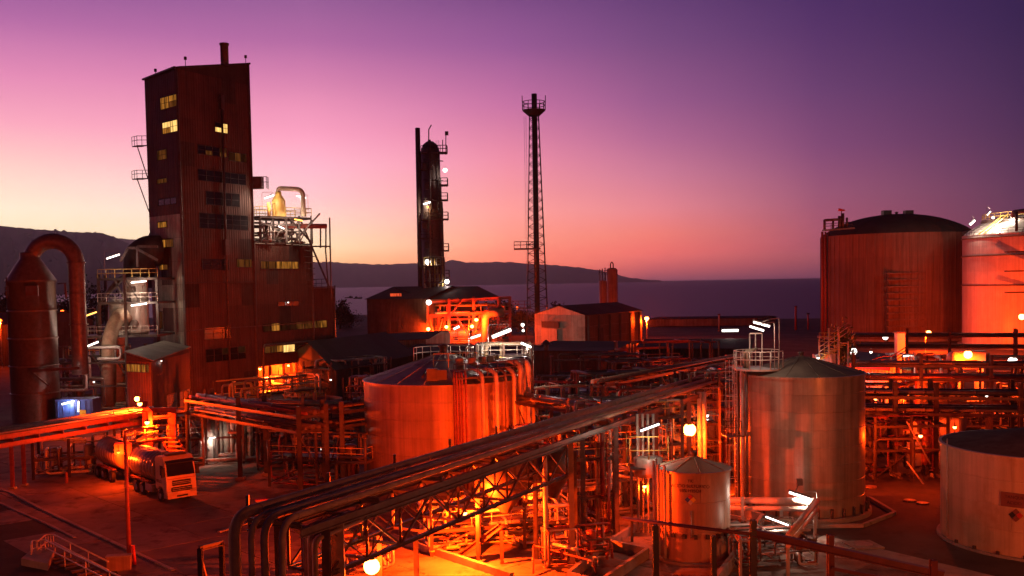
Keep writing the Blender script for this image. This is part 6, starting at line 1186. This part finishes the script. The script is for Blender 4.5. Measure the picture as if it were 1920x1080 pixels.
wall_lamp('starry glaring sodium lamp by the orange horizontal vessel', at(1815, 665, 125), 9000, E_SOD, SOD, .5)
wall_lamp('sodium lamp glaring on the pale huge tank at the right edge', at(1916, 594, 205), 13000, E_SOD, SOD, .6)
post_lamp('white topped street lamp near the right edge', zz(at(1898, 700, 125), 0), zat(1898, 674, 125), 1500, (0, 0), .55, E_WHT, COOL)
wall_lamp('white lamp behind the far rack under the domed tank', at(1660, 632, 185), 2500, E_WHT, WRM, .5)
process('pipework', 'yellow white lit pipe group below the slanting handrail', (at(1705, 690, 122).x, 122), (6, 4, 7.5), 0, 92, 24, (3, 6), True, [('h', -1, -1, 5.6, .6, 3, YELLOW)], False, (.08, .2), [WHITE, PIPE2, RED], 6)
tube_lamp('white tube lamp inside the lit pipe group by the handrail', at(1694, 668, 119), at(1704, 667, 119), 700, r=.1)
process('pipework', 'dim red pipework between the right racks', (at(1830, 720, 112).x, 114), (14, 6, 7), 0, 93, 36, (3, 5.6), True, [('h', 1, 0, 2.6, 1.1, 5, PIPED), ('v', -4, 1, 0, 1.2, 4.4, PIPED)], False, (.08, .22), [RED, PIPED, PIPE], 8, bx=4)
process('pipework', 'dark pipework and pumps just beyond the tall tank', (at(1620, 740, 98).x, 99), (8, 5, 6.4), 0, 94, 26, (3, 5.4), True, [('v', 0, 0, 0, 1.2, 4.4, PIPED)], False, (.08, .2), [PIPED, RED, GALV], 8, bx=3)
tower_box = thing('concrete_shaft', 'pale upright shaft above the right racks', 'shaft', zz(at(1686, 640, 130), 0)); MB().box(zz(at(1687, 640, 131), 5), (1.0, 1.0, 9.2)).build('shaft', WHITE, tower_box); MB().box(zz(at(1687, 640, 131), 9.7), (1.2, 1.2, .2)).build('cap', STEEL, tower_box)

for i, (px, D, lx, ly, lz, l, ms) in enumerate((
  (1035, 112, 9, 6, 6.4, 'dark pipe structure with small glints behind the short two pipe rack', [PIPED, RED, GALV]), (1120, 132, 12, 6, 7.5, 'dim red pipe structure between the workshop and the round shelters', [PIPED, RED, PIPED]),
  (1215, 128, 11, 6, 7.0, 'dim pipe structure with pale glints behind the upper pipe run', [PIPED, RED, GALV]), (1300, 124, 10, 6, 6.6, 'dark pipe structure in front of the small lit openings', [PIPED, RED, PIPE]),
  (1375, 112, 8, 6, 7.2, 'red lit pipe structure tucked behind the tall tank platform', [RED, PIPE, PIPED]), (1250, 150, 14, 6, 8, 'far dark pipe structure before the broad shed roof', [PIPED, RED, PIPED]),
  (720, 128, 9, 5, 5.5, 'dark pipes at the back left of the middle tank', [PIPED, RED, GALV]), (570, 96, 8, 5, 4.6, 'dark pipe cluster under the rack corner', [PIPED, RED, PIPED]))):
    q = at(px, 700, D); process('pipework', l, (q.x, D), (lx, ly, lz), .25*((i % 3)-1), 300+i, 30, (2.6, 5.0) if lz > 5.6 else (2.5,), True, [('v', -1.5, 0, 0, .9, lz*.6, ms[i % 3])], i % 2 == 0, (.07, .2), ms, 8, bx=3)
for i, (px, py, D, e, col_, pw, l) in enumerate(((1262, 714, 124, E_SODS, SOD, 400, 'small red lamp among the dim pipes left of the long upper pipe'), (1312, 700, 120, E_SODS, SOD, 300, 'small orange lamp just above the upper pipe run'), (1160, 702, 128, E_WHT, COOL, 60, 'tiny white lamp by the round red shelters'),
  (1208, 700, 124, E_WHT, COOL, 60, 'tiny white lamp left of the small lit openings'), (1085, 716, 110, E_WHT, COOL, 60, 'tiny white lamp above the yellow lit workshop'), (1384, 700, 108, E_SODS, SOD, 300, 'small orange lamp at the far end of the bridge'), (1850, 742, 100, E_WHT, COOL, 60, 'tiny white lamp on the right rack'),
  (620, 712, 140, E_WHT, COOL, 60, 'tiny white lamp beneath the annex corner'), (604, 842, 90, E_WHT, COOL, 40, 'tiny white lamp low behind the rack corner column'), (1700, 742, 99, E_SODS, SOD, 300, 'small orange lamp deep in the right rack'), (176, 716, 140, E_WHT, COOL, 90, 'round white lamp below the scrubber walkway'))):
    wall_lamp(l, at(px, py, D), pw, e, col_, .13 if e is E_WHT else .2, 'small lamps scattered through the pipework')
# =================================================================== MAIN WORKING LAMPS
wall_lamp('glaring sodium floodlight hanging low under the truss girder', at(697, 1062, 44.2), 1900, E_SOD, SOD, .36, bracket=(.1, .2, .9)); 
fl = wall_lamp('glaring sodium floodlight behind the small tank', at(1293, 806, 79), 12000, E_SOD, SOD, .5)
wall_lamp('sodium lamp hidden under the bridge over the yellow lit apron', V((-3.0, 59.6, 3.4)), 8500, E_SOD, SOD, .14)
wall_lamp('sodium lamp among the glowing valve manifold', V((1.0, 66.5, 3.4)), 500, E_SOD, SOD, .12)
wall_lamp('sodium lamp between the two steel frames under the bridge', V((6.2, 70.5, 4.6)), 500, E_SOD, SOD, .12)
wall_lamp('sodium lamp low beside the small tank', V((8.6, 66.5, 3.4)), 260, E_SOD, SOD, .12)
wall_lamp('small white lamp at the crossed braces left of the tall tank', at(1326, 779, 84), 60, E_WHT, COOL, .14)
wall_lamp('sodium lamp on the foot of the tall tank ladder', at(1385, 840, 76), 320, E_SOD, SOD, .13)
wall_lamp('sodium lamp right of the middle tank under the short rack', at(1010, 812, 80), 700, E_SOD, SOD, .14)
wall_lamp('sodium lamp over the dim yard right of the tall tank', V((31.5, 78, 4.6)), 500, E_SOD, SOD, .14)
post_lamp('near sodium lamp post below the picture toward the cream tank', (30, 34, 0), 9, 3200, (1, .4), .2, col=SODW)
post_lamp('near sodium lamp post below the picture left of the bridge', (-34, 42, 0), 9.0, 950, (-.8, .6), .2, col=SODW)
post_lamp('near sodium lamp post before the small tank', (8.0, 14, 0), 9, 700, (.8, .6), .2, col=SODW)
post_lamp('tall sodium lamp mast beyond the left edge of the picture', (-75, 95, 0), 18, 1200, (1.5, 0), .3, pole=.2)

# =================================================================== TREES AND BOATS
def tree(label, x, y, h, r, seed, name='tree'):
    rs = random.Random(seed); t = thing(name, label, 'tree', (x, y, 0), 0, 'dark trees beyond the plant'); mb = MB(); mb.tube([(x, y, 0), (x+.1, y, h*.35), (x-.1, y+.1, h*.7)], h*.035, 7, r2=h*.012)
    for k in range(6): a = rs.uniform(0, 6.28); z_ = h*rs.uniform(.35, .6); mb.tube([(x, y, z_), (x+math.cos(a)*r*.6, y+math.sin(a)*r*.6, z_+h*.25)], h*.012, 5, r2=h*.004)
    mb.build('trunk', BARK, t); mb = MB(); cl = [V((x+rs.gauss(0, r*.45), y+rs.gauss(0, r*.45), h*.62+rs.gauss(0, h*.16))) for _ in range(14)]
    for k in range(2200):
        c = rs.choice(cl)+V((rs.gauss(0, r*.22), rs.gauss(0, r*.22), rs.gauss(0, r*.2))); d = V((rs.uniform(-1, 1), rs.uniform(-1, 1), rs.uniform(-1, 1))).normalized()*h*.05; e_ = d.orthogonal()*.4; mb.add([c, c+d+e_, c+d*1.8, c+d-e_], [(0, 1, 2, 3)])
    mb.build('crown', LEAF, t)
for i, (px, ytop, D, r, l) in enumerate(((637, 570, 400, 5, 'dark tree by the shore right of the tall building'), (655, 587, 410, 6, 'lower dark tree beside the shore tree'), (886, 560, 340, 5, 'dark tree seen through the open steel bay'), (940, 566, 345, 4.5, 'dark tree at the right end of the open bay'), (1048, 574, 320, 4, 'dark tree touching the warehouse roof'), (985, 585, 330, 5, 'dark tree at the foot of the lattice mast'), (14, 552, 420, 9, 'dark tree at the left edge under the mountain'), (170, 556, 420, 10, 'dark tree between the gooseneck and the platform tower'), (115, 560, 430, 9, 'dark tree behind the cyclone tower'))):
    p = at(px, ytop, D); tree(l, p.x, p.y, max(4, p.z), r, i+1)
def boat(label, px, py, L, seed):
    p = G(px, py, -3); rs = random.Random(seed); t = thing('fishing_boat', label, 'boat', p, 0, 'fishing boats at anchor'); s_ = []
    hull = [(-.5, .0), (-.42, -.12), (.3, -.14), (.5, 0), (.3, .14), (-.42, .12)]
    mb = MB(); k = 6; vs = [(p.x+a*L*.92, p.y+b*L, -3.2) for a, b in hull]+[(p.x+a*L, p.y+b*L*1.2, -3+L*(.10 if a < .3 else .17)) for a, b in hull]; mb.add(vs, [list(range(6))[::-1], list(range(6, 12))]+[(i, (i+1) % 6, (i+1) % 6+6, i+6) for i in range(6)]); mb.build('hull', STEEL, t)
    MB().box((p.x-L*.18*(1 if seed else -1), p.y, -3+L*.17), (L*.25, L*.16, L*.16)).build('cabin', SHEETD, t)
    for x in (-.1, .2, .36): MB().tube([(p.x+L*x, p.y, -3+L*.1), (p.x+L*(x+.02), p.y, -3+L*(.42-.2*abs(x)))], .12, 5).build('mast', STEEL, t)
boat('left of two dark fishing boats on the calm sea', 654, 559, 14, 0); boat('right of two dark fishing boats on the calm sea', 671, 560, 14, 1)
